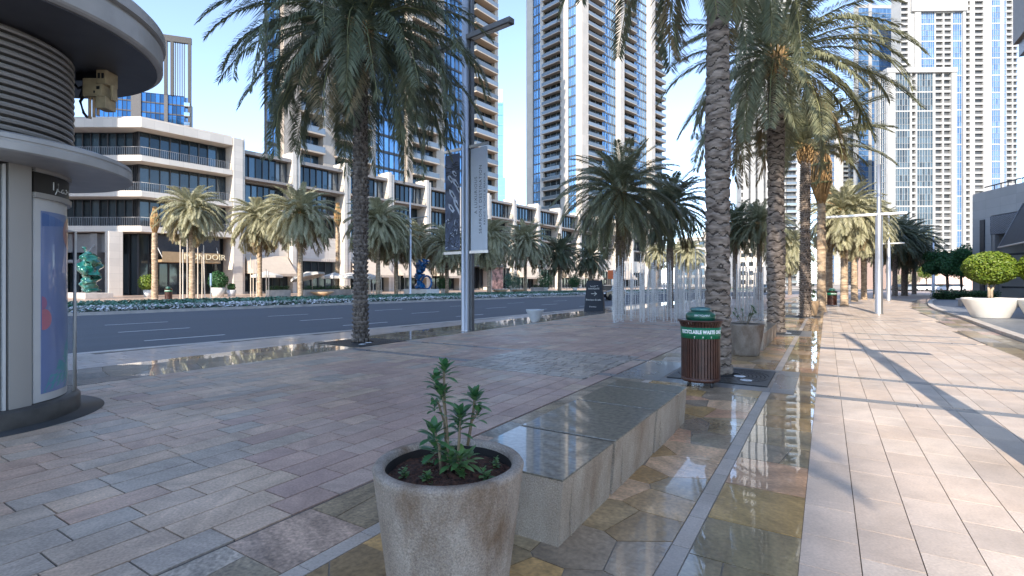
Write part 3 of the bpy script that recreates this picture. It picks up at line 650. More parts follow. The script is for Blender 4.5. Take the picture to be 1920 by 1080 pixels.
for i, (b0, b1) in enumerate(edges):
    wd = b1 - b0; B = Matrix.Translation((0, b0, 0)) @ Matrix.Rotation(RB, 4, 'Z')
    T = lambda u, n, z: B @ Matrix.Translation((u, -n, z))
    for k, (z, h, n) in enumerate(((16.6, 3.3, -1.2), (12.6, 3.4, -2.2), (8.9, 3.2, -2.4))):
        gw = wd * (.72, .66, .6)[k]
        P.add('window', glass_unit(gw, h, 5, .0, glassT, darkmetal), T(0, n, z))
        P.add('window', glass_unit(wd - gw, h, 2, .0, glassD if k else railg, darkmetal), T(gw, n - .5, z))
        mb = MB(); mb.box(0, wd, -(n + .9), 3.2, z + h, z + h + (.5 if k == 0 else .62)); o = mb.build('cornice', taupe, terr); o.matrix_local = B
        mb = MB(); mb.box(-.0, wd, -(n + 1.25), 2.5, z - .38, z - .02); o = mb.build('floor_slab', taupe if k < 2 else stone, terr); o.matrix_local = B
        mb = MB()
        for q in range(int(gw / .9), int(wd / .16)):
            x = q * .16
            if gw < x < wd: mb.box(x - .012, x + .012, -(n + 1.18), -(n + 1.15), z, z + 1.02)
        mb.box(gw, wd, -(n + 1.2), -(n + 1.13), z + 1.02, z + 1.08); o = mb.build('railing', darkmetal, terr); o.matrix_local = B
    mb = MB(); mb.box(0, wd, 1.1, 3.2, 5.2, 8.5); mb.box(0, wd, 1.0, 1.098, 5.0, 5.5); 
    for q in range(int(wd / .34)): mb.box(q * .34 + .1, q * .34 + .22, .93, .995, 5.05, 5.45)
    o = mb.build('fascia', clad, terr); o.matrix_local = B
    P.add('shop_window', glass_unit(wd, 5.0, 6, .3, glassD, darkmetal, stone), T(0, -1.5, 0))
    if i in (0, 2, 3, 4, 7, 9, 10, 12):                               # canvas awnings
        z1, z0, out = 5.6, 2.9, 3.0
        a0, a1 = (.3, wd - .3); mb = MB(); nn = 6
        pts = [(a0 + (a1 - a0) * q / nn) for q in range(nn + 1)]
        for q in range(nn):
            sg = .05 if q % 2 else 0
            mb.add([(pts[q], 1.0, z1), (pts[q + 1], 1.0, z1), (pts[q + 1], -out + 1, z0), (pts[q], -out + 1, z0)], [(0, 1, 2, 3)])
            mb.add([(pts[q], 1 - out, z0), (pts[q + 1], 1 - out, z0), (pts[q + 1], 1 - out, z0 - .38), (pts[q] , 1 - out, z0 - .38)], [(0, 1, 2, 3)])
            mb.box(pts[q] - .03, pts[q] + .03, 1 - out - .02, 1 - out, z0 - .4, z0 + .02)
        for u in (a0, a1): mb.add([(u, 1, z1), (u, 1 - out, z0), (u, 1, z0)], [(0, 1, 2)])
        o = mb.build('awning', awnm, terr); o.matrix_local = B
# black restaurant front in the middle, with its sign
b0, b1 = edges[5]; B = Matrix.Translation((0, b0, 0)) @ Matrix.Rotation(RB, 4, 'Z')
mb = MB(); mb.box(.05, b1 - b0 - .05, -1.2, .9, 5.6, 9.4); mb.box(.3, b1 - b0 + 3.5, -2.6, .9, 5.0, 5.5); o = mb.build('shop_fascia', black, terr); o.matrix_local = B
o = text('HBC', 1.35, white, terr, Matrix.Translation((6.7, -1.24, 6.6)) @ Matrix.Rotation(R(90), 4, 'X'), .05); o.matrix_local = B
mb = MB(); mb.lathe([(.45, -.03), (.45, .03), (.28, .03), (.28, -.03), (.45, -.03)], 18); o = mb.build('logo', white, terr); o.matrix_local = B @ Matrix.Translation((4.7, -1.27, 7.05)) @ Matrix.Rotation(R(90), 4, 'X')
mb = MB(); mb.box(b1 - b0 - .5, b1 - b0 + 3.4, -1.6, -1.4, .2, 5.0); o = mb.build('mural_panel', M('red mural', (.16, .015, .012), .6, var=.9, scale=1.6, col2=(.42, .25, .22), detail=2), terr); o.matrix_local = B
P.finish()

# --- the corner building with swept white balconies, left
crn = thing('corner_building', 'beige four storey building with long white balcony bands and glass front at the corner', 'building', (O.x, O.y, 0), TZ)
P = Parts(crn)
LV = [(3.9, 4.5), (7.85, 8.55), (12.15, 12.85), (16.5, 17.2), (20.6, 21.7)]      # slab bands
# wing to the left faces the camera, then a chamfer, then the street front
wa = R(38.3); WG = [(-22 * math.cos(wa), -9.4 - 22 * math.sin(wa)), (-2.2, -11.1), (0, -9.4), (0, 1.2)]
def inset(pl, d): return offset_poly(pl, -d)
for k, (z0, z1) in enumerate(LV):
    if k == 0: continue
    mb = MB(); A = WG; Bk = inset(WG, 3.0); strip(mb, Bk, A, z0, z1)
    mb.build('balcony_band' if k < 4 else 'roof_band', clad, crn)
mb = MB(); strip(mb, inset(WG, 6), inset(WG, .4), 21.7, 22.0); mb.build('roof', stone, crn)
for k in range(4):
    zf = LV[k][1] if k else 0.05; zt = LV[k + 1][0]
    gl = inset(WG, 2.4 if k else 3.2)
    for (xa, ya), (xb, yb) in zip(gl, gl[1:]):
        l = math.hypot(xb - xa, yb - ya); n = max(1, round(l / 3.2)); an = math.atan2(yb - ya, xb - xa)
        for q in range(n):
            P.add('window' if k else 'shop_window', glass_unit(l / n, zt - zf, 3, .0, glassD if k < 3 else glassT, darkmetal), Matrix.Translation((xa + (xb - xa) * q / n, ya + (yb - ya) * q / n, zf)) @ Matrix.Rotation(an, 4, 'Z'))
    if k:
        mb = MB(); rl = inset(WG, .35)
        for (xa, ya), (xb, yb) in zip(rl, rl[1:]):
            l = math.hypot(xb - xa, yb - ya); n = int(l / .22)
            for q in range(n):
                x = xa + (xb - xa) * q / n; y = ya + (yb - ya) * q / n; mb.box(x - .015, x + .015, y - .015, y + .015, zf, zf + 1.05)
            mb.tube([(xa, ya, zf + 1.08), (xb, yb, zf + 1.08)], .03, 4)
        mb.build('railing', greymetal, crn)
bk = inset(WG, 3.6); core(crn, [(-36, -14)] + bk + [(-30, 1.0)], 0, 20.5, core_m)
mb = MB(); mb.box(-3.2, .12, 1.25, 2.5, 0, 21.7); mb.build('end_wall', clad, crn)
mb = MB(); mb.box(-3.1, -.1, 2.62, 2.88, 0, 21.9); mb.build('fin_wall', clad, crn)
for (x, y), s_, nm in (((-2.5, -11.5), .85, 'column'),):
    mb = MB(); mb.box(x - s_, x + s_, y - s_ * .8, y + s_ * .8, 0, 7.8); mb.build(nm, clad, crn)
# ground floor shop canopies, dark fascia and lettering
B = Matrix.Translation((0, -7.6, 0)) @ Matrix.Rotation(RB, 4, 'Z')
mb = MB(); mb.box(0, 7.6, 1.2, 3.1, 5.4, 7.7); o = mb.build('shop_fascia', darkmetal, crn); o.matrix_local = B
mb = MB(); mb.box(.2, 7.0, -.6, 2.0, 4.2, 4.5); mb.box(.25, 6.95, -.55, -.5, 4.5, 5.5); o = mb.build('shop_canopy', goldm, crn); o.matrix_local = B
o = text('MONDOIR', 1.05, letterg, crn, Matrix.Translation((5.1, -.68, 4.62)) @ Matrix.Rotation(R(90), 4, 'X'), .05); o.matrix_local = B
for u in (.4, 6.9):
    mb = MB(); mb.tube([(u, -.5, 4.5), (u - .3 if u < 3 else u + .3, 1.2, 6.4)], .05, 5); o = mb.build('canopy_rod', whitepaint, crn); o.matrix_local = B
an = math.atan2(WG[1][1] - WG[0][1], WG[1][0] - WG[0][0])
B = Matrix.Translation((WG[0][0], WG[0][1], 0)) @ Matrix.Rotation(an, 4, 'Z')
mb = MB(); mb.box(0, 17, 1.6, 2.4, 5.4, 7.7); o = mb.build('shop_fascia', greymetal, crn); o.matrix_local = B
for u in (3.5, 9.4, 15.4):
    mb = MB(); mb.box(u - .45, u + .45, .9, 2.2, 0, 7.7); o = mb.build('column', greymetal, crn); o.matrix_local = B
mb = MB(); mb.box(8.6, 15.2, -.9, 2.2, 4.0, 4.35); o = mb.build('shop_canopy', greymetal, crn); o.matrix_local = B
o = text('R', 1.5, white, crn, Matrix.Translation((10.4, 1.5, 5.7)) @ Matrix.Rotation(R(90), 4, 'X'), .05); o.matrix_local = B
mb = MB(); mb.tube([(14.9, -.7, 4.35), (15.6, 1.0, 6.3)], .06, 5); o = mb.build('canopy_rod', whitepaint, crn); o.matrix_local = B
P.finish()

# --- tower behind the terraces
def px_spec(px, p0, e, kinds):
    """turn a list of photo columns on one face plane into distances along it"""
    t = [ray_t(p, p0, e) for p in px]; return [(t[i], t[i + 1], *(k if isinstance(k, tuple) else (k,))) for i, k in enumerate(kinds) if k]
t1 = thing('residential_tower', 'tall tan residential tower with stacked balconies and blue glass strips behind the big shaded palm', 'tower', (O.x, O.y, 0), TZ)
P = Parts(t1); sp = px_spec([500, 525, 557, 600, 622, 690, 700, 758, 768, 815, 830, 868, 885, 925, 931], O + EA * -9, EB,
    ['glass', ('fin', 1.3), ('balc', 1.6), ('fin', 1.1), ('balc', 1.6), ('fin', .8), 'glass', ('fin', 1.0), ('balc', 1.5), ('fin', .6), 'glass', 'glass', ('balc', 1.6), ('fin', .5)])
m1 = dict(wall=cladding('tan tower panels', (0.43, 0.37, 0.31), 2.4, 3.27, rough=.6), glass=glassB, bglass=glassT, slab=M('tan slab', (.50, .41, .32), .7, var=.06), frame=darkmetal, spm=darkmetal, rail=railg, sp=.45)
fl = 3.27; b0, b1 = sp[0][0], sp[-1][1]
face(P, (-9, 0), RB, sp, 14.5, fl, 26, m1, 142)
core(t1, [(-9.85, b0), (-9.85, b1), (-30, b1), (-30, b0 + 19)], 0, 140, core_m)
mb = MB(); mb.prism([(-9.3, b0 + .1), (-9.3, b1 - .1), (-29.8, b1 - .1), (-29.8, b0 + 19)], 100, 139.5); mb.build('upper_wall', m1['wall'], t1)
P.finish()

# --- second tower with bright fins, rotated away from the street
a2 = R(-14.8); e2 = Vector((math.sin(R(14.8)), math.cos(R(14.8)))); n2 = Vector((-e2.y, e2.x)); c2 = Vector((-67.9, 152.1))
t2 = thing('finned_tower', 'slim grey and white apartment tower with a shaded left side and balconies between bright fins', 'tower', (c2.x, c2.y, 0), 0)
P = Parts(t2); m2 = dict(wall=cladding('pale fin panels', (0.46, 0.42, 0.375), 2.6, 3.3), glass=glassB, bglass=glassD, slab=M('pale balcony slab', (.36, .32, .28), .7, var=.06), frame=greymetal, spm=darkmetal, sp=.4, rail=railg)
sr = px_spec([1098, 1129, 1154, 1161, 1189, 1212, 1219, 1243.5], c2, e2, [('balc', 1.3), 'glass', ('fin', 2.2), ('balc', 1.3), 'glass', ('fin', 2.2), ('balc', 1.3)])
sr = [(ray_t(1086, c2, e2), ray_t(1098, c2, e2), 'fin', 1.2)] + sr
face(P, (0, 0), math.atan2(e2.y, e2.x), sr, 17, 3.3, 29, m2, 128)
wl = -ray_t(988, c2, -n2); wl = ray_t(988, c2, n2)
pl = [988, 1000, 1014, 1020, 1052, 1066, 1081, 1088]
tl = [ray_t(p, c2, n2) for p in pl]; W0 = tl[0]
p0 = n2 * W0; s2 = [(W0 - tl[i], W0 - tl[i + 1], *k) for i, k in enumerate([('wall',), ('glass',), ('wall',), ('balc', 1.2), ('wall',), ('glass',), ('wall',)])]
face(P, (p0.x, p0.y), math.atan2(-n2.y, -n2.x), s2, 17, 3.3, 29, m2, 128)
dep = sr[-1][1]; q = lambda u, v: tuple(e2 * u + n2 * v)
core(t2, [q(.9, .9), q(dep + .3, .9), q(dep + .3, W0 - .2), q(.9, W0 - .2)], 0, 126, core_m)
P.finish()

# --- towers of the far right: faces nearly square to the view
def tower(name, label, px, d, ang, kinds, z0, fh, n, mats, ztop, deep, side=None, cat='tower', sidek=None):
    p0 = Vector(D(px[0], d)); e = Vector((math.cos(ang), math.sin(ang))); nrm = Vector((-e.y, e.x))
    root = thing(name, label, cat, (p0.x, p0.y, 0)); P = Parts(root); sp = px_spec(px, p0, e, kinds)
    face(P, (0, 0), ang, sp, z0, fh, n, mats, ztop); wd = sp[-1][1]
    if side:                                        # left flank receding from the same corner
        sw = ray_t(side, p0, nrm) if sidek != 'given' else deep
        sw = max(3, min(abs(sw), deep)); s_ = [(0.3, sw * .42, 'glass'), (sw * .42, sw * .48, 'wall'), (sw * .48, sw - .1, 'glass')]
        pp = nrm * sw; face(P, (pp.x, pp.y), math.atan2(-nrm.y, -nrm.x), s_, z0, fh, n, mats, ztop)
    Q = lambda u, v: tuple(e * u + nrm * v)
    core(root, [Q(.0 if not side else .85, .88), Q(wd, .88), Q(wd, deep), Q(.0 if not side else .85, deep)], 0, ztop - .5, mats['wall'])
    P.finish(); return root, p0, e, nrm, wd
mW = dict(wall=cladW, glass=glassE, bglass=glassN, slab=cladW, frame=whitepaint, spm=greymetal, sp=.35)
mG = dict(wall=cladW, glass=glassF, bglass=glassN, slab=cladW, frame=whitepaint, spm=greymetal, sp=.25)
mB = dict(wall=cladW, glass=glassE, bglass=glassN, slab=cladW, frame=glassE, spm=cladW, sp=.3)
AF = R(30.5)
rD = tower('front_tower', 'lower white framed tower with two grey glass panels, in front of the taller white towers', [1662, 1677, 1706, 1709, 1716, 1719, 1749, 1753, 1766, 1769, 1782, 1791], 280, AF,
      [('fin', .9), 'fine', 'wall', 'loggia', 'wall', 'fine', 'wall', 'loggia', 'wall', 'loggia', ('fin', .9)], 1.5, 3.5, 33, mG, 119.5, 11, 1641)
mb = MB(); e, nr, wd = rD[2], rD[3], rD[4]
poly = [tuple(e * u + nr * v) for u, v in ((-.4, -1.3), (wd + .4, -1.3), (wd + .4, 11.2), (-.4, 11.2))]; mb.prism(poly, 117.2, 119.8); mb.build('roof_frame', cladW, rD[0])
rE = tower('white_tower', 'very tall white tower with long columns of small dark balconies at the right', [1689, 1702, 1713, 1724, 1752, 1754, 1767, 1770, 1783, 1786, 1803, 1808, 1818, 1827, 1843, 1859, 1875, 1882, 1887, 1897, 1899, 1909], 305, AF,
      ['loggia', 'wall', ('fin', 1.2), 'fine', 'wall', 'loggia', 'wall', 'loggia', 'wall', 'fine', ('fin', 1.2), 'loggia', 'wall', 'loggia', 'wall', 'fine', 'wall', 'glass', 'loggia', 'wall', 'loggia'], 1.5, 3.45, 56, mW, 196, 8)
p = rE[0]; e, nr = rE[2], rE[3]; u0 = ray_t(1706, rE[1], e); u1 = ray_t(1810, rE[1], e)
mb = MB(); mb.prism([tuple(e * u + nr * v) for u, v in ((u0, -1.8), (u1, -1.8), (u1, .1), (u0, .1))], Zat(24, 305), Zat(-30, 305)); mb.build('crown_panel', cladW, p)
tower('blue_glass_tower', 'tall blue glass tower with white floor lines behind the lit palm crown', [1610, 1628, 1634, 1650, 1668, 1684, 1700], 345, R(34), ['glass', ('fin', .4), 'glass', 'glass', 'glass', 'glass'], 1.5, 3.6, 52, mB, 192, 5)
tower('balcony_tower', 'grey blue shaded tower with stacked dark balconies seen between the palm trunks', [1548, 1556, 1564, 1570, 1580, 1590, 1594, 1604, 1610], 372, R(36), ['wall', 'glass', 'wall', ('fin', .6), ('balc', 1.6), 'wall', ('balc', 1.6), 'wall'], 1.5, 3.4, 32, dict(mW, wall=cladG), 116, 9)
tower('striped_tower', 'white tower with narrow dark vertical window strips behind the thick palm trunks', [1389, 1393, 1403, 1407, 1416, 1420, 1431, 1435, 1447, 1451, 1466, 1474, 1492, 1500], 255, R(26), ['loggia', ('fin', .42), 'glass', ('fin', .42), 'glass', ('fin', .42), 'glass', ('fin', .42), 'glass', ('fin', .42), 'loggia', ('balc', 1.2), ('fin', .42)], 1.5, 3.5, 42, dict(mW, glass=glassN, spm=darkmetal, frame=darkmetal), 152, 7)
# slender far tower behind the tan one, and the crowned tower on the left
fx, fy = D(925, 600); sl_ = thing('slender_tower', 'slender far blue tower with a white top beside the tan tower', 'tower', (fx, fy, 0), R(32))
mb = MB(); mb.box(0, 11.5, 0, 14, 126, 215); mb.box(0, 14, -.5, 15, 0, 126); mb.build('shaft', glass_mat('hazy blue glass', (.20, .42, .68), .5, .15, .1), sl_)
mb = MB(); mb.box(.6, 11, 0.4, 13, 215, 231); mb.build('crown', cladW, sl_)
for z in range(20, 214, 12):
    mb = MB(); mb.box(-.15, 11.7 if z > 126 else 14.2, -.7, 0.1, z, z + .7); mb.build('floor_band', glassL, sl_)
cA, cB = Vector(D(240, 165)), Vector(D(358.5, 171)); e = (cB - cA).normalized(); L_ = (cB - cA).length
ct = thing('crowned_tower', 'dark blue glass tower with an open framed crown above the corner building', 'tower', (cA.x, cA.y, 0), math.atan2(e.y, e.x)); P = Parts(ct)
def ux(px): return ray_t(px, cA, e)
mC = dict(wall=M('dark pier', (.09, .085, .085), .6), glass=glass_mat('deep blue glass', (.035, .12, .25), rnd=.5), bglass=glassB, slab=taupe, frame=darkmetal, spm=darkmetal, sp=.4, rail=glassL)
face(P, (0, 0), 0, [(-9, ux(246), 'glass'), (ux(246), ux(265), 'wall'), (ux(265), ux(308), 'glass'), (ux(308), ux(315), 'wall'), (ux(315), ux(346), 'glass'), (ux(346), ux(356), 'balc', .6)], 18, 3.3, 14, mC, 64)
core(ct, [(-9, .9), (L_ - 2.2, .9), (L_ - 2.2, 12), (-9, 12)], 0, 64.5, core_m)
mb = MB()
for u in (ux(246), ux(308), ux(320), L_ - .9): mb.box(u, u + .9, -.4, .5, 64 if u < L_ - 2 else 10, 82.0)
mb.box(-9, L_ + .1, -.45, .55, 82, 84)
for k in range(6): u = ux(324) + (L_ - 1.5 - ux(324)) * k / 6; mb.box(u, u + .22, .0, .3, 64, 82)
mb.build('crown_frame', M('crown frame metal', (.045, .042, .042), .6), ct); P.finish()

# --- buildings of the right side
ml = thing('mall_building', 'grey stone mall block with a patterned screen over its dark entrance', 'building', (14.6, 79.5, 0), R(21))
me_ = Vector((math.sin(R(21)), -math.cos(R(21)))); q0 = -ray_t(1858, (14.6, 79.5), me_); q1 = -ray_t(1847, (14.6, 79.5), me_); q2 = -ray_t(1839, (14.6, 79.5), me_)
mb = MB(); mb.box(0, 40, q0, -.05, 0, 12.0); mb.box(.5, 40, -26, q0, 6.9, 12.0); mb.box(.0, .5, -26, q0, 9.1, 12.0); mb.box(4.5, 40, -26, q0, 0, 6.9); mb.build('wall', cladG, ml)
mb = MB(); mb.box(-.12, .38, -26, q0 - .05, 6.95, 9.0); mb.build('screen_backing', M('screen backing', (.10, .12, .17), .5), ml)
mb = MB()
for r_ in range(6):
    for c_ in range(70):
        y = q0 - .25 - c_ * .36 - (.18 if r_ % 2 else 0); z = 7.15 + r_ * .325
        ring = [(-.16, y + .165 * math.cos(a), z + .165 * math.sin(a)) for a in [k * math.pi / 3 for k in range(6)]]; inn = [(-.16, y + .10 * math.cos(a), z + .10 * math.sin(a)) for a in [k * math.pi / 3 for k in range(6)]]
        mb.add(ring + inn, [(k, (k + 1) % 6, 6 + (k + 1) % 6, 6 + k) for k in range(6)])
mb.build('lattice_screen', greymetal, ml)
mb = MB(); mb.box(-.12, .0, q1, q2, 0, 8.8); mb.build('slot_panel', darkmetal, ml)
mb = MB(); mb.box(-.2, .2, q0 - .9, q0 - .5, 0, 6.9); mb.build('column', greymetal, ml)
mb = MB()
for k in range(5): mb.box(.9, 1.2, -26, q0 - .2, 1.0 + k * 1.2, 1.2 + k * 1.2)
mb.build('entrance_louvre', darkmetal, ml)
mb = MB(); mb.box(.3, .4, -26, -1.5, 12.5, 12.62)
for k in range(24): mb.box(.32, .38, -26 + k, -25.92 + k, 12.0, 12.5)
mb.build('roof_rail', darkmetal, ml)
sb = thing('side_building', 'tall grey building edge with a projecting brown bay at the right border', 'building', (9.95, 41.2, 0), 0)
mb = MB(); mb.box(0, 22, -33, 0, 0, 34); mb.build('wall', cladG, sb)
mb = MB(); mb.box(-.55, 0.0, -12, -1.0, 14.6, 15.4, 0); mb.box(-.75, 0, -12, -.8, 15.4, 20, 1); mb.box(-.55, 0, -12, -1, 20, 22, 0); mb.build('bay', [greymetal, taupe], sb)
mb = MB(); mb.quad((-.05, .2, 6.2), (-.05, -24, 6.2), (-1.1, -24, 3.7), (-1.1, .2, 3.7)); mb.quad((-.05, .2, 6.3), (-1.15, .2, 3.75), (-1.15, -24, 3.75), (-.05, -24, 6.3)); mb.build('entrance_canopy', M('dark canopy glass', (.014, .02, .035), .6, spec=.2), sb)
mb = MB(); mb.tube([(-.05, .25, 6.3), (-1.15, .25, 3.72), (-1.15, -24, 3.72)], .05, 6); mb.build('canopy_edge', greymetal, sb)
# --- low blocks that close the street
for (px, d, w_, h_, a, lb, mm) in ((1268, 205, 20, 19, -12, 'grey glass fronted corner block far down the street', 0), (1318, 215, 24, 23, -10, 'cream block with small square windows far down the street behind the shimmering rods', 1), (1690, 118, 26, 8.5, 34, 'low pinkish wall block behind the parked cars', 2)):
    x, y = D(px, d); r_ = thing('street_block', lb, 'building', (x, y, 0), R(a)); P = Parts(r_)
    core(r_, [(0, 0), (w_, 0), (w_, 14), (0, 14)], 0, h_, [cladG, clad, M('pink render', (.58, .42, .35), .8, var=.06)][mm])
    if mm < 2:
        for k in range(int(h_ / 3.6)):
            for j in range(int(w_ / 3)): P.add('window', glass_unit(2.2 if mm == 0 else 1.6, 2.6 if mm == 0 else 1.7, 2, 0, glassL if mm == 0 else glassD, darkmetal), Matrix.Translation((.5 + 3 * j, -.13, 1.0 + 3.6 * k)))
    mb = MB(); mb.box(-.2, w_ + .2, -.25, 14.2, h_, h_ + .4); mb.build('roof', stone, r_)
    P.finish()
# --- towers behind the camera that keep the plaza and the corner building in shade
shade = thing('south_tower', 'tall tower south of the plaza that shades the paving and the road', 'tower', (-30, -150, 0))
core(shade, [(0, 0), (41.85, 0), (41.85, 30), (0, 30)], 0, 126, cladW); P = Parts(shade)
face(P, (41.85, 30.9), R(180), [(1 + 4.5 * k, 4.6 + 4.5 * k, 'glass') for k in range(9)], 2, 3.6, 10, mW, 60)
P.finish(30)
s2_ = thing('south_block', 'pale block south of the corner building on the far side of the road', 'building', (-123, -52, 0))
core(s2_, [(0, 0), (53.2, 0), (53.2, 40), (0, 40)], 0, 52, clad); mb = MB(); mb.box(-.3, 53.3, -.3, 40.3, 52, 52.5); mb.build('roof', stone, s2_)

# ------------------------------------------------------------------ the round kiosk on the left
kx, ky = (lambda d, l: (-sn * d + cs * l, cs * d + sn * l))(5.883, -6.477)
A0 = math.atan2(-ky, -kx)                        # direction from the kiosk towards the eye
ki = thing('kiosk', 'round putty coloured kiosk with two wide disc canopies, ribbed drum and a curved blue poster', 'kiosk', (kx, ky, 0))
mb = MB(); mb.lathe([(0, 0), (1.36, 0), (1.36, 0.006), (0, 0.006)], 64); o = mb.build('base_ring', M('dark polished base', (.035, .037, .04), .5, var=.2), ki)
mb = MB(); mb.lathe([(1.12, .006), (1.12, .17), (1.10, .2), (.9, .2)], 64); mb.build('plinth', M('dark plinth stone', (.06, .058, .055), .45, var=.3, scale=6), ki)
def arc(r0, r1, a0, a1, z0, z1, mat, name, par, n=14):
    mb = MB(); seg = n; prof = [(r0, z0), (r1, z0), (r1, z1), (r0, z1), (r0, z0)]
    mb.lathe(prof, seg, a0=A0 + R(a0), a1=A0 + R(a1), smooth=False)
    for a in (a0, a1):
        q = A0 + R(a); c, s = math.cos(q), math.sin(q); mb.add([(r0 * c, r0 * s, z0), (r1 * c, r1 * s, z0), (r1 * c, r1 * s, z1), (r0 * c, r0 * s, z1)], [(0, 1, 2, 3)])
    return mb.build(name, mat, par)
mb = MB(); mb.lathe([(.93, .2), (.93, 2.95)], 64); mb.build('inner_wall', M('kiosk inner', (.10, .10, .10), .5), ki)
for a in (-150, -92, -34, 24, 150): arc(.935, 1.0, a, a + 12.5, .2, 2.92, cladK, 'pilaster', ki)
for a in (-78, -20): arc(.935, .97, a, a + 40, .25, 2.9, M('kiosk panel', (.42, .41, .39), .4), 'door_panel', ki)
for a in (-80.5, -37.5, 12, 16.5, 21): arc(.935, .99, a, a + 1.6, .2, 2.9, whitepaint, 'door_frame', ki)
arc(.935, .985, 38.3, 140, .21, 2.62, whitepaint, 'poster_frame', ki, 40)
po = arc(.986, .992, 43.5, 136, .30, 2.44, M('blue poster', (.15, .20, .40), .3, var=.12, scale=1, col2=(.17, .26, .48), coat=.5), 'poster', ki, 48)
def blob(r, pts, mat, par, cen=None):
    """outline in (degrees round the drum, height) filled on the curved poster"""
    mb = MB(); vs = []; n = len(pts); ca = sum(p[0] for p in pts) / n; cz = sum(p[1] for p in pts) / n; K = 6
    if cen: ca, cz = cen
    for k in range(1, K + 1):
        for a, z in pts:
            aa = ca + (a - ca) * k / K; zz = cz + (z - cz) * k / K; q = A0 + R(aa); vs.append((r * math.cos(q), r * math.sin(q), zz))
    q = A0 + R(ca); vs.append((r * math.cos(q), r * math.sin(q), cz))
    fs = [(k * n + i, k * n + (i + 1) % n, (k + 1) * n + (i + 1) % n, (k + 1) * n + i) for k in range(K - 1) for i in range(n)] + [(K * n, i, (i + 1) % n) for i in range(n)]
    mb.add(vs, fs); return mb.build('poster_shape', mat, par)
def circ(a, z, ra, rz): return [(a + ra * math.cos(k * .2618), z + rz * math.sin(k * .2618)) for k in range(24)]
pk = M('poster pink', (.46, .15, .20), .3, var=.05, coat=.5); tl_ = M('poster teal', (.055, .30, .36), .3, var=.05, coat=.5); sal = M('poster salmon', (.42, .20, .19), .3, var=.05, coat=.5)
clampa = lambda P_, lo=43.8: [(max(a, lo), z) for a, z in P_]
blob(.9935, clampa(circ(45, 1.17, 7, .125)), pk, po); blob(.9938, clampa(circ(43.9, 1.36, 4, .08)), M('poster mauve', (.32, .13, .24), .3, coat=.5), po); blob(.9936, circ(80, 2.22, 14, .2), sal, po)
blob(.9937, [(45, .31), (66, .31), (88, .31), (110, .31), (110, 1.0), (84, .96), (75, .90), (70, .82), (67, .70), (60, .66), (57, .56), (51, .50), (48, .40)], tl_, po, (86, .45))
blob(.9934, [(44, 2.42), (110, 2.42), (110, 2.3), (90, 2.26), (70, 2.24), (44, 2.26)], M('poster deep blue', (.06, .14, .36), .3, coat=.5), po)
arc(.935, 1.005, 37.5, 140, 2.64, 2.9, bronze, 'sign_band', ki, 40); arc(.935, 1.03, 37.5, 140, 2.58, 2.64, cladK, 'trim', ki, 40); arc(.935, 1.03, 37.5, 140, 2.875, 2.92, cladK, 'trim', ki, 40)
def cyl(a, z, r=1.008): q = A0 + R(a); return Vector((r * math.cos(q), r * math.sin(q), z))
mb = MB()
for st in ([(52.5, 2.705), (52.5, 2.80)], [(54.3, 2.66), (55.8, 2.70), (56.5, 2.735)], [(57.5, 2.80), (57.5, 2.705), (61, 2.705), (62.5, 2.74), (64.2, 2.745), (65, 2.72), (64, 2.70), (61, 2.705)], [(65, 2.705), (69, 2.705), (70, 2.735), (73, 2.74), (75, 2.72), (78, 2.705)], [(69.2, 2.74), (69.2, 2.76)]):
    mb.tube([cyl(a, z) for a, z in st], .0065, 5)
mb.build('lettering', white, ki)
mb = MB(); 
c1 = [(1.0, 2.92), (1.56, 2.92), (1.635, 2.925), (1.66, 2.94), (1.66, 3.02), (1.65, 3.03), (1.65, 3.045), (1.66, 3.055), (1.65, 3.10), (1.58, 3.13), (1.0, 3.16)]
mb.lathe(c1, 96, smooth=False); mb.build('canopy', M('kiosk canopy', (.36, .35, .335), .42, .1, var=.10), ki)
mb = MB(); N_ = 15
prof = [(1.0, 3.16)]
for k in range(N_): z = 3.18 + k * (4.42 - 3.18) / N_; prof += [(.93, z), (1.05, z + .006), (1.062, z + .03), (1.05, z + .052), (.93, z + .053)]
prof += [(.985, 4.44)]; mb.lathe(prof, 96, smooth=False); mb.build('ribbed_drum', M('drum ribs', (.29, .275, .26), .42, .2, var=.06), ki)
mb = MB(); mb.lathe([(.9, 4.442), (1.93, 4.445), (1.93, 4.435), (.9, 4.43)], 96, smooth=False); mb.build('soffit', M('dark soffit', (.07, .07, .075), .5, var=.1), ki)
mb = MB(); mb.lathe([(.95, 4.45), (1.94, 4.452), (1.98, 4.47), (2.0, 4.49), (2.0, 4.72), (1.965, 4.735), (1.965, 4.765), (2.03, 4.78), (2.03, 4.9), (1.98, 4.95), (1.5, 5.02), (0, 5.05)], 96, smooth=False); mb.build('upper_canopy', MATS['kiosk canopy'], ki)
mb = MB(); ra = [cyl(82.5, z, 1.06) for z in (.2, 2.26)]; rb = cyl(78, 2.26, .99); mb.tube([ra[0], ra[1], rb], .022, 8); mb.build('handrail', whitepaint, ki)

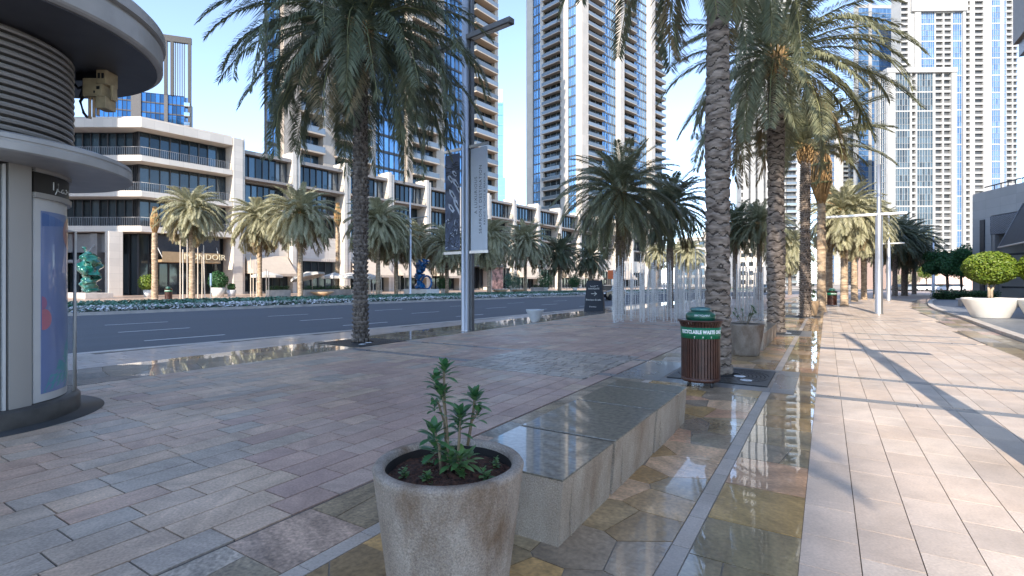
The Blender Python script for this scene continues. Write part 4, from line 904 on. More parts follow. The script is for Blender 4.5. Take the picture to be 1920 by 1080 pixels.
# ------------------------------------------------------------------ date palms
def frond(mb, L, el, droop, az, n, ll, wd, rr, mi=0, base=(0, 0, 0), twist=0.0):
    """one feather leaf: curved rachis, two rows of stiff leaflets"""
    p = Vector(base); seg = 16; pts = [p.copy()]; dirs = []
    ca, sa = math.cos(az), math.sin(az); side0 = Vector((-sa, ca, 0))
    for i in range(seg):
        t = (i + .5) / seg; a = el - droop * t ** 1.25
        d = Vector((ca * math.cos(a), sa * math.cos(a), math.sin(a))) + side0 * twist * t
        d.normalize(); dirs.append(d); p = p + d * (L / seg); pts.append(p.copy())
    mb.tube(pts[::3] + [pts[-1]], [.022 * (1 - i / 7) + .004 for i in range(len(pts[::3]) + 1)], 4, mi=1, cap=False)
    for k in range(n):
        t = .14 + .86 * (k + rr.random() * .6) / n; f = t * seg; i = min(int(f), seg - 1); q = pts[i].lerp(pts[i + 1], f - i); d = dirs[i]
        sd = d.cross(Vector((0, 0, 1)))
        if sd.length < .1: sd = side0.copy()
        sd.normalize(); up = sd.cross(d)
        l = ll * (math.sin(math.pi * min(1, .12 + t * .83)) ** .6) * rr.uniform(.85, 1.15)
        for s in (-1, 1):
            v = (d * (.50 + .45 * t) + sd * s * rr.uniform(.75, 1.0) + up * rr.uniform(.12, .5)).normalized()
            tip = q + v * l + Vector((0, 0, -.30 * l * l / .4)); m_ = q + v * l * .45
            nn = v.cross(up + sd * .5 * s).normalized() * wd
            mb.add([q, m_ + nn, tip, m_ - nn], [(0, 1, 2, 3)], mi)
def crown_mesh(name, seed, nf, n, L, ll, wd, mats, lo=-45, hi=85, droop=(55, 105), r0=.16):
    rr = random.Random(seed); mb = MB(); ga = 2.399
    for k in range(nf):
        t = (k + .5) / nf; el = R(hi + (lo - hi) * t ** .85 + rr.uniform(-7, 7)); az = k * ga + rr.uniform(-.25, .25)
        dr = R(rr.uniform(*droop)) * (.55 + .45 * math.sin(min(1, t * 1.4) * math.pi * .5)) * (1 if el > R(-10) else .55)
        l = L * rr.uniform(.86, 1.06) * (.72 + .28 * min(1, t * 2.2)); zb = .28 * (1 - t)
        dry = 2 if t > .9 and rr.random() < .5 and len(mats) > 2 else 0
        frond(mb, l, el, dr, az, n, ll * rr.uniform(.9, 1.1), wd, rr, dry, (r0 * math.cos(az), r0 * math.sin(az), zb - .1), rr.uniform(-.25, .25))
    return mb.mesh(name, mats)
crevice_shade = M('dark fibre between leaf bases', (0.05, 0.038, 0.03), 1.0, var=.4, scale=20)  # dark colour that paints shade into the gaps between leaf bases
def trunk_mesh(name, h, r0, r1, seed, mat, ring=.15, seg=26, dz=.028, amp=.14, boot=True, knob=0):
    rr = random.Random(seed); mb = MB(); n = int(h / dz); prof = []; ph = [rr.uniform(0, 6.28) for _ in range(6)]; vs = []; low = []
    for j in range(n + 1):
        z = h * j / n; t = z / h; r = r0 + (r1 - r0) * t + .05 * r0 * math.sin(3.1 * t * h / 2 + ph[0]) + (.18 * r0 * max(0, 1 - z / .3) ** 2)
        if boot and t > .9: r *= 1 + .35 * (t - .9) / .1
        for i in range(seg):
            a = 2 * math.pi * i / seg
            wob = .20 * math.sin(a + ph[1] + .9 * z) + .15 * math.sin(3 * a + ph[2] - 1.9 * z) + .10 * math.sin(5 * a + ph[3] + 4.3 * z)
            rk = int(z / ring + wob); wob += .13 * math.sin(3 * a + 5.3 * math.sin(rk * 12.9)) + .09 * math.sin(7 * a + rk * 2.7)
            u = (z / ring + wob + .5 * math.sin(z * 1.3 + ph[4])) % 1.0
            if knob:                                 # staggered stubs of cut leaf bases
                rw = int(z / ring + 200) - 200; uu = z / ring - rw; vv = (a / 6.2832 * knob + .5 * (rw % 2) + .13 * math.sin(rw * 2.1)) % 1.0
                lump = (uu ** .7) * (1 if uu < .8 else (1 - uu) / .2) * max(0, 1 - abs(vv - .5) * 2.1) ** .6 * 1.25
            else: lump = min(1, u * 3.2) ** .6 * (.55 + .45 * u) * (1 if u < .93 else (1 - u) / .07) * (.88 + .12 * math.sin(a * 5 + int(z / ring) * 2.4))
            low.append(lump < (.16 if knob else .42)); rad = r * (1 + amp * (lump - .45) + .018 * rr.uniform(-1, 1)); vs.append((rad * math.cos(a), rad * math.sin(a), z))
    fs = [(j * seg + i, j * seg + (i + 1) % seg, (j + 1) * seg + (i + 1) % seg, (j + 1) * seg + i) for j in range(n) for i in range(seg)]
    mb.add(vs, fs, 0, True); 
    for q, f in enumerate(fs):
        if low[f[0]] and low[f[3]]: mb.mi[q] = 1  # crevice faces take the painted shade colour
    mb.add([vs[-seg + i] for i in range(seg)], [tuple(range(seg))]); return mb.mesh(name, [mat, crevice_shade])
CR = {
 'big': crown_mesh('crown', 1, 116, 108, 4.65, .60, .016, [leafG, rachism, leafdry], lo=-38, hi=88, droop=(78, 124)),
 'big2': crown_mesh('crown', 2, 72, 104, 4.3, .56, .018, [leafW, rachism, leafdry], lo=-50, droop=(65, 112)),
 'hang': crown_mesh('crown', 3, 30, 104, 4.2, .52, .018, [leafG, rachism, leafdry], lo=-70, droop=(70, 110)),
 'mid': crown_mesh('crown', 4, 100, 80, 3.7, .54, .019, [leafW, rachism, leafdry], lo=-50, droop=(65, 112)),
 'up': crown_mesh('crown', 5, 64, 80, 3.3, .5, .02, [leafW, rachism, leafdry], lo=5, hi=88, droop=(40, 80)),
 'sun': crown_mesh('crown', 6, 116, 56, 3.6, .58, .034, [leafS, rachism, leafdry], lo=-60, droop=(75, 125)),
 'sun2': crown_mesh('crown', 7, 106, 56, 3.5, .56, .034, [leafS, rachism, leafdry], lo=-50, droop=(65, 120)),
 'dk': crown_mesh('crown', 8, 96, 56, 3.5, .52, .032, [leafG, rachism, leafdry], lo=-50, droop=(65, 115)),
}
bmb = MB(); rr = random.Random(9)            # fronds tied up in a sheath, as on the newly planted palms
for k in range(46):
    a = k * 2.399; r = .26 * math.sqrt((k + 1) / 46); q = [(r * .6 * math.cos(a), r * .6 * math.sin(a), -.2), (r * 1.9 * math.cos(a), r * 1.9 * math.sin(a), 1.0), (r * 1.9 * math.cos(a + .15), r * 1.9 * math.sin(a + .15), 2.0), (r * .8 * math.cos(a + .3), r * .8 * math.sin(a + .3), 3.0 + rr.uniform(-.2, .3)), (r * 1.4 * math.cos(a + .4), r * 1.4 * math.sin(a + .4), 3.5)]
    bmb.tube(q, [.05, .06, .05, .035, .01], 5, mi=0)
for z in (.9, 1.9, 2.7): bmb.lathe([(.50 if z < 2.5 else .34, z), (.52 if z < 2.5 else .36, z + .05), (.50 if z < 2.5 else .34, z + .1)], 14, mi=1)
BUN = bmb.mesh('tied_fronds', [frondbase, MATS['palm rachis']])
stub = MB(); rr = random.Random(10)
for k in range(60):
    a = k * 2.399; z = -.75 + .85 * k / 60; stub.tube([(.16 * math.cos(a), .16 * math.sin(a), z), (.30 * math.cos(a), .30 * math.sin(a), z + .16), (.36 * math.cos(a), .36 * math.sin(a), z + .34)], [.06, .05, .02], 5)
STUB = stub.mesh('frond_stubs', frondbase)
TR = {}
def palm(x, y, h, label, crown='mid', r=.2, rt=.17, mat=trunkm, near=False, knob=0, group='date palms along the street', sc=1.0, rz=0.0, tied=False, lean=(0, 0), ring=.15):
    t = thing('date_palm', label, 'palm tree', (x, y, 0), rz, group)
    k = (round(h, 1), r, rt, mat.name, near, ring, knob)
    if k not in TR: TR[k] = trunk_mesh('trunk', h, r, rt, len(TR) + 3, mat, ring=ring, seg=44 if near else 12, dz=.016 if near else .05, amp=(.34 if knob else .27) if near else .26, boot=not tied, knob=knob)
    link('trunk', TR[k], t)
    if tied: o = link('tied_fronds', BUN, t, (0, 0, h)); o.scale = (sc,) * 3
    else:
        o = link('crown', CR[crown], t, (lean[0], lean[1], h)); o.scale = (sc,) * 3
        link('frond_stubs', STUB, t, (0, 0, h))
    return t
palm(*G(676, 641), 8.45, 'big grey green palm with drooping crown beside the tall silver lamp post with banners', 'big', .20, .185, trunkd, near=True, rz=.4, ring=.115, knob=9, sc=.9)
palm(-1.64, 9.55, 9.6, 'thick ringed palm trunk directly behind the brown waste bin', 'hang', .205, .17, near=True, rz=1.1, ring=.185)
palm(-1.40, 18.5, 8.9, 'tall palm with wide half sunlit crown behind the second planter and bench', 'big2', .26, .22, near=True, rz=2.0, ring=.25)
palm(-.85, 27.4, 7.9, 'palm with upright fan of fronds next to the tan clay planter', 'up', .25, .20, near=True, rz=.3, sc=1.05, ring=.10, knob=11)
palm(-.25, 32.6, 6.1, 'palm with reddish trunk and fronds tied up in a tall bundle', r=.22, rt=.2, mat=trunkw, near=False, tied=True, rz=.5, sc=1.0)
palm(.15, 44.5, 6.1, 'palm with tied fronds behind the second waste bin', r=.24, rt=.22, mat=trunkw, tied=True, rz=1.5, sc=.9)
palm(-8.94, 24.8, 6.2, 'dark palm with spreading crown rising from the left of the silver rods', 'mid', .22, .19, rz=.2, sc=1.0)
palm(-8.5, 32.8, 6.5, 'dark leaning crowned palm rising behind the middle of the silver rods', 'dk', .22, .18, rz=1.2, sc=.95)
palm(*D(1378, 50), 7.3, 'dark palm seen just right of the thick ringed trunk', 'dk', .22, .2, rz=.7, sc=1.0)
palm(*D(1424, 47), 7.0, 'dark palm seen between the two thick ringed trunks', 'mid', .22, .2, rz=2.7, sc=.95)
palm(*D(1481, 66), 6.4, 'olive sunlit palm seen between the two right hand thick trunks', 'sun', .22, .2, rz=1.9, sc=1.1)
palm(*D(1583, 34), 6.3, 'sunlit palm with pale trunk left of the nearest plaza lamp', 'sun2', .22, .2, mat=trunkw, rz=.1, sc=.9)
palm(*D(1602, 43), 6.9, 'sunlit palm with orange brown trunk left of the nearest plaza lamp', 'sun', .24, .2, mat=trunkw, rz=2.2, sc=.95)
palm(*D(1620, 47.5), 7.2, 'sunlit palm with broad crown just left of the nearest plaza lamp pole', 'sun2', .24, .22, mat=trunkw, rz=1.4, sc=1.0)
palm(*D(1642, 52), 6.9, 'dark palm hidden mostly by the nearest plaza lamp pole', 'dk', .24, .22, rz=.9, sc=1.0)
palm(*D(1678, 60), 7.0, 'dark palm right of the second plaza lamp pole', 'dk', .26, .22, rz=.4, sc=1.15)
palm(*D(1696, 62), 6.6, 'dark palm with thick trunk second to the right of the second plaza lamp', 'dk', .34, .28, rz=1.6, sc=1.2)
palm(*D(1714, 70), 6.6, 'dark slim palm in front of the parked cars', 'dk', .26, .22, rz=2.6, sc=1.2)
FG = 'date palms on the far pavement'
rowx = lambda px: (lambda y_: y_)(px)
def farpalm(px, yb, yc, label, crown='sun', **kw):
    d = min(1.6 * F / (yb - HY), 100); x, y = D(px, d); h = Zat(yc, d) - .35
    if not kw.get('tied'): kw['sc'] = kw.get('sc', 1) * 1.2
    return palm(x, y, h, label, crown, group=FG, mat=trunkw, **kw)
farpalm(290, 560, 430, 'palm with tied fronds left of the thin pale poles and the shop sign', tied=True, r=.27, rt=.24, sc=.75)
farpalm(360, 562, 385, 'sunlit palm in front of the gold lettered shop sign', 'sun', r=.25, rt=.22, sc=.82, rz=.3)
farpalm(487, 556, 405, 'sunlit palm left of the first beige awning', 'sun', r=.25, rt=.22, sc=.98, rz=1.1)
farpalm(563, 558, 395, 'largest sunlit palm on the far pavement right of the first beige awning', 'sun2', r=.27, rt=.24, sc=1.12, rz=2.2)
farpalm(633, 553, 420, 'orange brown palm trunk with tied fronds left of the big shaded trunk', tied=True, r=.25, rt=.23, sc=.9)
farpalm(709, 556, 410, 'sunlit palm just right of the big shaded trunk', 'sun', r=.25, rt=.22, sc=1.08, rz=.9)
farpalm(743, 554, 440, 'sunlit palm left of the far street lamp', 'sun2', r=.25, rt=.22, sc=1.0, rz=1.7)
farpalm(786, 551, 440, 'sunlit palm behind the blue sculpture', 'sun', r=.25, rt=.22, sc=.85, rz=2.9)
farpalm(838, 552, 455, 'sunlit palm partly behind the photo banner', 'sun2', r=.25, rt=.22, sc=1.1, rz=.5)
farpalm(917, 553, 440, 'sunlit palm in front of the black restaurant front', 'sun', r=.28, rt=.25, sc=1.0, rz=2.5)
farpalm(985, 550, 450, 'sunlit palm right of the black restaurant front', 'sun2', r=.25, rt=.22, sc=1.2, rz=1.3)
farpalm(1049, 549, 470, 'half shaded palm between two awnings right of the restaurant', 'dk', r=.3, rt=.26, sc=1.05, rz=.2)
farpalm(1107, 548, 478, 'dark small palm above the black sign board', 'dk', r=.25, rt=.2, sc=1.0, rz=.8)
farpalm(1232, 546, 470, 'yellow green palm far down the street behind the rods at left', 'sun', r=.25, rt=.2, sc=.8, rz=.8)
farpalm(1268, 546, 472, 'yellow green palm far down the street in front of the grey corner block', 'sun2', r=.25, rt=.2, sc=.8, rz=2.8)
farpalm(1292, 547, 468, 'yellow green palm far down the street in front of the cream block', 'sun', r=.25, rt=.2, sc=.85, rz=2.1)
# a palm behind the eye whose crown dapples the promenade
palm(-2.0, -6.5, 7.4, 'palm behind the viewer that throws a feathery shadow on the promenade', 'up', .22, .19, rz=.6, sc=1.0)

# ------------------------------------------------------------------ bench, planters and planting
def bench(x0, x1, y0, y1, label, joints, h=0.414):
    t = thing('stone_bench', label, 'bench', ((x0 + x1) / 2, (y0 + y1) / 2, 0)); X0, X1 = x0 - (x0 + x1) / 2, x1 - (x0 + x1) / 2; cy = (y0 + y1) / 2
    rr = random.Random(int(y0 * 10)); ys = [y0] + joints + [y1]
    for a, b in zip(ys, ys[1:]):
        g = .028; mb = MB(); lo, hi = a - cy + (g if a > y0 else 0), b - cy - (g if b < y1 else 0)
        dx = rr.uniform(-.006, .006)
        bt = .03; mb.add([(X0 + bt + dx, lo, 0), (X1 - bt + dx, lo, 0), (X1 - bt + dx, hi, 0), (X0 + bt + dx, hi, 0), (X0 + dx, lo, h - .012), (X1 + dx, lo, h - .012), (X1 + dx, hi, h - .012), (X0 + dx, hi, h - .012)],
                          [(0, 1, 5, 4), (1, 2, 6, 5), (2, 3, 7, 6), (3, 0, 4, 7)])
        if b - a > .3:
            m = lo + (hi - lo) * .16; mb.box(X1 - .016, X1 - .004 + dx, m, m + .006, .02, h - .02)
        mb.build('block', benchside, t)
    for a, b in zip(ys, ys[1:]):
        mb = MB(); lo, hi = a - cy + (.016 if a > y0 else -.004), b - cy - (.016 if b < y1 else -.004); dz = rr.uniform(-.001, .001)
        mb.box(X0 - .006, X1 + .006, lo, hi, h - .012, h + dz); mb.build('seat_slab', benchtop, t, bevel=.006)
    mb = MB(); mb.box(X0 + .07, X1 - .07, y0 - cy + .1, y1 - cy - .1, 0.002, h - .03); mb.build('core', M('bench joint', (.035, .03, .025), .9), t)
    return t
bench(-2.16, -1.35, 2.75, 5.95, 'wet stone block bench behind the big planter in the foreground', [3.62, 4.72, 5.55])
bench(-2.0, -1.25, 13.3, 16.9, 'weathered stone block bench behind the second planter', [14.3, 15.4, 16.3])
def planter(x, y, r, h, label, mat, name='planter', base=.78, wall=.055, soil=.075, rough=True):
    t = thing(name, label, 'planter', (x, y, 0)); rr = random.Random(int(x * 100 + y * 7)); mb = MB()
    prof = [(0, 0), (r * base - .015, 0), (r * base, .015)] + [(r * (base + (1 - base) * k / 10), .015 + (h - .05) * k / 10) for k in range(1, 11)] + [(r + .004, h - .018), (r - .006, h - .003), (r - wall + .012, h), (r - wall, h - .014), (r - wall - .002, h - .03)]
    mb.lathe(prof, 72); mb.build('pot', mat, t); mb = MB(); mb.lathe([(r - wall - .002, h - .03), (r - wall - .006, h - soil - .06)], 48); mb.build('liner', M('black pot liner', (.015, .013, .012), .8), t)
    mb = MB(); n = 40; K = 12; vs = [(0, 0, h - soil + .02)]
    for k in range(1, K + 1):
        for i in range(n): a = 2 * math.pi * i / n; q = (r - wall - .003) * k / K; vs.append((q * math.cos(a), q * math.sin(a), h - soil + .028 * (1 - k / K) + rr.uniform(-.009, .012)))
    fs = [(0, 1 + i, 1 + (i + 1) % n) for i in range(n)] + [(1 + (k - 1) * n + i, 1 + k * n + i, 1 + k * n + (i + 1) % n, 1 + (k - 1) * n + (i + 1) % n) for k in range(1, K) for i in range(n)]
    mb.add(vs, fs); mb.build('soil', soilm, t)
    return t
def leaf(mb, p, d, l, w_, up, mi=0, fold=.25, curl=.25):
    d = d.normalized(); s = d.cross(up)
    if s.length < .05: s = d.orthogonal()
    s.normalize(); u = s.cross(d); vs = []; prof = (.25, .8, 1.0, .75, .0)
    for k, q in enumerate(prof):
        t = (k + .35) / 4.35; c = p + d * l * t - u * curl * l * t * t; vs += [c - s * w_ * q + u * fold * w_ * q, c, c + s * w_ * q + u * fold * w_ * q]
    o = [p] + vs; f = [(0, 2, 1), (0, 3, 2)]
    for k in range(4): a = 1 + 3 * k; f += [(a, a + 1, a + 4, a + 3), (a + 1, a + 2, a + 5, a + 4)]
    mb.add(o, f, mi, True)
def rosette(mb, p, n, l, w_, rr, mi=0, el=(5, 75), axis=None):
    for k in range(n):
        t = k / n; e = R(el[0] + (el[1] - el[0]) * t + rr.uniform(-8, 8)); a = k * 2.399
        d = Vector((math.cos(a) * math.cos(e), math.sin(a) * math.cos(e), math.sin(e)))
        leaf(mb, p - Vector((0, 0, .05 * (1 - t))), d, l * (1 - .35 * t) * rr.uniform(.85, 1.1), w_, Vector((0, 0, 1)), mi)
PX, PY = -1.63, 2.02
planter(PX, PY, .375, .70, 'large weathered round planter in the foreground with a leafy young shrub', concrete)
pt = thing('desert_rose_shrub', 'young shrub with bare stems and glossy leaf rosettes in the foreground planter', 'shrub', (PX, PY, .63))
rr = random.Random(4); rightv = Vector((cs, sn, 0)); fwdv = Vector((-sn, cs, 0)); k_ = 1 / F * 2.6
def pp(px, py, dd=0.0): # offset in the planter plane, metres
    return rightv * ((px - 833) * k_) + fwdv * dd + Vector((0, 0, -.02 if py >= 862 else (889 - py) * k_))
stems = [([(833, 866), (831, 822), (826, 760), (824, 700)], .011, (826, 690), 15, .075), ([(829, 866), (822, 800), (812, 766), (806, 755)], .009, (803, 761), 9, .06), ([(833, 820), (828, 780), (823, 745)], .008, (820, 733), 14, .085), ([(822, 710), (812, 714)], .006, (808, 711), 11, .075),
         ([(820, 868), (816, 835), (810, 812)], .010, (806, 805), 12, .095), ([(848, 866), (853, 815), (855, 780)], .011, (854, 775), 16, .085), ([(867, 838), (873, 800), (878, 770)], .011, (880, 745), 18, .085), ([(855, 810), (850, 800)], .007, (849, 797), 10, .075), ([(876, 790), (885, 776)], .007, (886, 770), 8, .06)]
for pts, r_, tp, n, l in stems:
    dd = rr.uniform(-.05, .06); mb = MB(); q = [pp(a, b, dd) for a, b in pts] + [pp(*tp, dd)]; mb.tube(q, [r_ * .75 * (1 - .45 * i / len(q)) for i in range(len(q))], 7); mb.build('stem', stemm, pt)
    mb = MB(); rosette(mb, pp(*tp, dd), n + 4, l * 1.2, l * .2, rr); mb.build('leaf_rosette', plantleaf, pt)
for px, py, n, l in ((806, 838, 9, .10), (820, 850, 9, .085), (838, 852, 12, .085), (856, 848, 12, .085), (868, 855, 10, .075), (846, 866, 8, .06)):
    mb = MB(); rosette(mb, pp(px, py, rr.uniform(-.06, .06)), n + 3, l * 1.15, l * .2, rr, 0, (-5, 60)); mb.build('leaf_rosette', seedleaf if px > 830 else plantleaf, pt)
for (px, py, s_, lb) in ((755, 876, .05, 'small pale green seedling at the left edge of the foreground planter'), (795, 888, .065, 'bushy seedling at the front left of the foreground planter'), (788, 852, .05, 'small seedling behind left in the foreground planter'), (861, 878, .045, 'yellow green two leaved seedling at the front of the foreground planter'), (904, 880, .06, 'bushy seedling at the right front of the foreground planter'), (918, 854, .045, 'flat little seedling at the far right of the foreground planter')):
    v = pp(px, 868) ; dd = (868 - py) * .0065; v = rightv * ((px - 833) * k_) + fwdv * dd; mb = MB()
    for q in range(3): rosette(mb, Vector((rr.uniform(-.015, .015), rr.uniform(-.015, .015), .012 + .018 * q)), 9, s_ * (1 - .2 * q), s_ * .22, rr, 0, (0, 60))
    o = mb.build('seedling', seedleaf, None, (PX + v.x, PY + v.y, .64)); tag(o, lb, 'seedling', 'seedlings in the foreground planter')
x2, y2 = -1.55, 12.3
planter(x2, y2, .40, .70, 'second weathered round planter between the waste bin trunk and the next bench', stained('dark planter concrete', (.16, .13, .105), (.25, .21, .175), (.11, .07, .045)), base=.74)
pt = thing('wispy_shrub', 'thin wispy shrub growing in the second planter', 'shrub', (x2, y2, .66)); rr = random.Random(14)
for k in range(8):
    a = rr.uniform(0, 6.28); q = [(.05 * math.cos(a), .05 * math.sin(a), -.04)]; 
    for j in range(1, 4): q.append((.05 * math.cos(a) + .06 * j * math.cos(a + .4), .05 * math.sin(a) + .06 * j * math.sin(a + .4), rr.uniform(.07, .14) * j))
    mb = MB(); mb.tube(q, .006, 5); mb.build('stem', stemm, pt)
    mb = MB(); rosette(mb, Vector(q[-1]), 9, .10, .017, rr); rosette(mb, Vector(q[-2]), 6, .09, .015, rr); mb.build('leaf_rosette', plantleaf, pt)
x3, y3 = G(1522, 592); planter(x3, y3, .33, .72, 'sunlit tan clay planter at the foot of the fan crowned palm', pottan, base=.62)
pt = thing('small_shrub', 'dark leafy shrub in the tan clay planter', 'shrub', (x3, y3, .68))
for k in range(6):
    a = k * 1.05; mb = MB(); mb.tube([(0, 0, -.04), (.12 * math.cos(a), .12 * math.sin(a), .4 + .07 * k)], .008, 5); mb.build('stem', stemm, pt)
    mb = MB(); rosette(mb, Vector((.12 * math.cos(a), .12 * math.sin(a), .42 + .07 * k)), 12, .2, .035, rr); rosette(mb, Vector((.09 * math.cos(a), .09 * math.sin(a), .25)), 9, .18, .03, rr); mb.build('leaf_rosette', plantleaf, pt)

# ------------------------------------------------------------------ waste bins
def bin_(x, y, rz, label, name='waste_bin', words_=True):
    t = thing(name, label, 'waste bin', (x, y, 0), rz); mb = MB(); n = 40
    mb.lathe([(.0, .075), (.27, .075), (.29, .09), (.29, .135), (.27, .14)], 48); mb.lathe([(.262, .14), (.262, .90)], 40)
    for i in range(n):
        a = 2 * math.pi * i / n; c, s = math.cos(a), math.sin(a); hw = .0155
        def pt_(r, u, z): return (c * r - s * u, s * r + c * u, z)
        prof = [(.288, .13), (.288, .86), (.296, .93), (.325, 1.0)]
        for (r0, z0), (r1, z1) in zip(prof, prof[1:]):
            mb.add([pt_(r0, -hw, z0), pt_(r0, hw, z0), pt_(r1, hw, z1), pt_(r1, -hw, z1), pt_(r0 - .012, -hw, z0), pt_(r0 - .012, hw, z0), pt_(r1 - .012, hw, z1), pt_(r1 - .012, -hw, z1)], [(0, 1, 2, 3), (0, 3, 7, 4), (1, 5, 6, 2), (5, 4, 7, 6)])
    mb.build('slatted_body', binbrown, t)
    mb = MB(); mb.lathe([(.305, .995), (.335, 1.0), (.342, 1.012), (.335, 1.025), (.25, 1.02), (.20, 1.0)], 48); mb.build('rim', binbrown, t)
    mb = MB(); mb.lathe([(.2895, .745), (.293, .745), (.3, .915), (.2945, .915)], 56); bd = mb.build('label_band', bandgreen, t)
    mb = MB(); mb.lathe([(.19, 1.0), (.215, 1.03), (.225, 1.075), (.215, 1.12), (.165, 1.15), (.135, 1.155), (.13, 1.13), (.0, 1.12)], 48); ld = mb.build('lid', bingreen, t)
    mb = MB(); mb.lathe([(.135, 1.15), (.155, 1.165), (.155, 1.2), (.13, 1.215), (.115, 1.2), (.11, 1.14)], 40); mb.build('lid_ring', M('bin ring', (.05, .14, .14), .25, .2, coat=.5), t)
    for k in range(4):
        a = .6 + k * math.pi / 2; mb = MB(); mb.tube([(.22 * math.cos(a), .22 * math.sin(a), .10), (.245 * math.cos(a), .245 * math.sin(a), 0.0)], [.014, .02], 8); mb.build('foot', darkmetal, t)
    if words_:
        face_a = -math.pi / 2
        def onband(v): a = face_a + v.x * .74 / .298; r = .2965 + .0045 * (v.y / .06) + v.z; return (r * math.cos(a), r * math.sin(a), .825 + v.y)
        text('RECYCLABLE WASTE ONLY', .074, white, t, None, .0015, 1.08, mapf=onband, bold=.0035)
        for off, wd in ((-2.6, ''), (2.6, '')): pass
        mb = MB()
        for q in (-.17, 0, .17):
            for w0, w1, z0, z1 in ((-.012, .012, -.052, -.042), (-.004, .004, -.072, -.052)):
                mb.add([onband(Vector((q + a, b, .002))) for a, b in ((w0, z0), (w1, z0), (w1, z1), (w0, z1))], [(0, 1, 2, 3)])
        mb.build('small_marks', white, t)
        def onlid(v): a = face_a + v.x / .22; return ((.222 + v.z - .2 * max(0, v.y)) * math.cos(a), (.222 + v.z - .2 * max(0, v.y)) * math.sin(a), 1.088 + v.y * .8)
        text('RECYCLABLE', .04, white, t, None, .001, 1.0, mapf=onlid)
    return t
bx_, by_ = G(1313, 722); bf = math.atan2(-by_, -bx_) + math.pi / 2
b1 = bin_(bx_, by_ + .02, bf + .12, 'brown slatted waste bin with green lid and green band at the thick palm trunk')
bx2, by2 = G(1560, 574); dup(b1, (bx2, by2, 0), bf + .8, 'distant brown slatted waste bin with green lid beside the lit palm trunks')
bx3, by3 = D(316, 46); dup(b1, (bx3, by3, 0.02), 0.4, 'dark waste bin on the far pavement between the tied palm and the gold lettered shop')

# ------------------------------------------------------------------ tree pits
def grate(x, y, label, s=.76):
    t = thing('tree_grate', label, 'tree grate', (x, y, 0)); mb = MB(); mb.box(-s, s, -s, s, -.01, .004); mb.build('pit', M('pit dark', (.012, .012, .012), .9), t)
    mb = MB()
    for k in range(9):
        r0 = .30 + k * .062; mb.lathe([(r0, .005), (r0, .014), (r0 + .043, .014), (r0 + .043, .005)], 48, smooth=False) if r0 + .043 < s else None
    for k in range(24):
        a = k * math.pi / 12; e = s / max(abs(math.cos(a)), abs(math.sin(a))) - .02; c, q = math.cos(a), math.sin(a); h_ = .012
        mb.add([(.3 * c - h_ * q, .3 * q + h_ * c, .0145), (.3 * c + h_ * q, .3 * q - h_ * c, .0145), (e * c + h_ * q, e * q - h_ * c, .0145), (e * c - h_ * q, e * q + h_ * c, .0145)], [(0, 1, 2, 3)])
    for cx_, cy_ in ((1, 1), (1, -1), (-1, 1), (-1, -1)):
        for k in range(5): r0 = .88 + .06 * k; 
    mb.box(-s, s, -s, -s + .05, .004, .015); mb.box(-s, s, s - .05, s, .004, .015); mb.box(-s, -s + .05, -s + .05, s - .05, .004, .015); mb.box(s - .05, s, -s + .05, s - .05, .004, .015)
    for sx in (-1, 1):
        for sy in (-1, 1):
            pts = [(sx * s * .98, sy * s * .98)] + [(sx * .66 * math.cos(a) * 1.12, sy * .66 * math.sin(a) * 1.12) for a in (R(75), R(60), R(45), R(30), R(15))]
            mb.add([(a, b, .0135) for a, b in pts], [tuple(range(6)) if sx * sy > 0 else tuple(range(6))[::-1]])
    mb.build('ring_bars', M('cast iron', (.05, .055, .06), .45, .5, var=.3, scale=10), t)
    for dx, dy in ((.28, -.05), (.42, -.38)):
        mb = MB(); mb.lathe([(.0, .02), (.085, .02), (.095, .012)], 24, c=(dx, dy)); mb.build('uplight', M('uplight lens', (.6, .62, .64), .2), t)
    return t
grate(-1.535, 9.4, 'square cast iron tree grate around the thick trunk behind the waste bin')
grate(-10.6, 9.45, 'square cast iron tree grate around the big shaded palm', .8)
grate(-1.45, 18.5, 'square cast iron tree grate around the second thick trunk')
grate(-1.0, 27.4, 'square cast iron tree grate under the fan crowned palm')

# ------------------------------------------------------------------ lamps, banners, sign board, bowl, rods
def lamp(x, y, rz, label, r=.14, arm=5.07, top=7.6, al=2.3, ar=1.15, aw=.12, base_z=0.0, name='street_lamp', group='silver T arm lamps'):
    t = thing(name, label, 'street lamp', (x, y, base_z), rz, group); mb = MB(); mb.lathe([(0, 0), (r * 1.12, 0), (r * 1.12, .03), (r, .06), (r, arm * .55), (r * .94, arm * .551), (r * .9, arm), (r * .55, arm + .1), (r * .5, top), (0, top + .02)], 28); mb.build('pole', steel, t)
    mb = MB(); mb.box(-al, ar, -aw, aw, arm - .06, arm + .06); mb.build('arm', steel, t, bevel=.02)
    mb = MB(); mb.box(-al + .08, -.35, -aw * .7, aw * .7, arm - .066, arm - .061); mb.box(.35, ar - .08, -aw * .7, aw * .7, arm - .066, arm - .061); mb.build('lamp_lens', M('lamp lens', (.7, .7, .68), .25), t)
    return t
L0 = lamp(*G(1648, 589), 0, 'nearest silver lamp post with a short T arm on the sunny promenade', r=.17)
dup(L0, (*D(1666, 45), 0), R(-4), 'second silver lamp post along the promenade behind the nearest one')
dup(L0, (*D(1750, 66), 0), R(-10), 'third silver lamp post in front of the green trees')
dup(L0, (1.66, 5.85, 0), 0, 'silver lamp post just outside the right border that throws the long shadow')
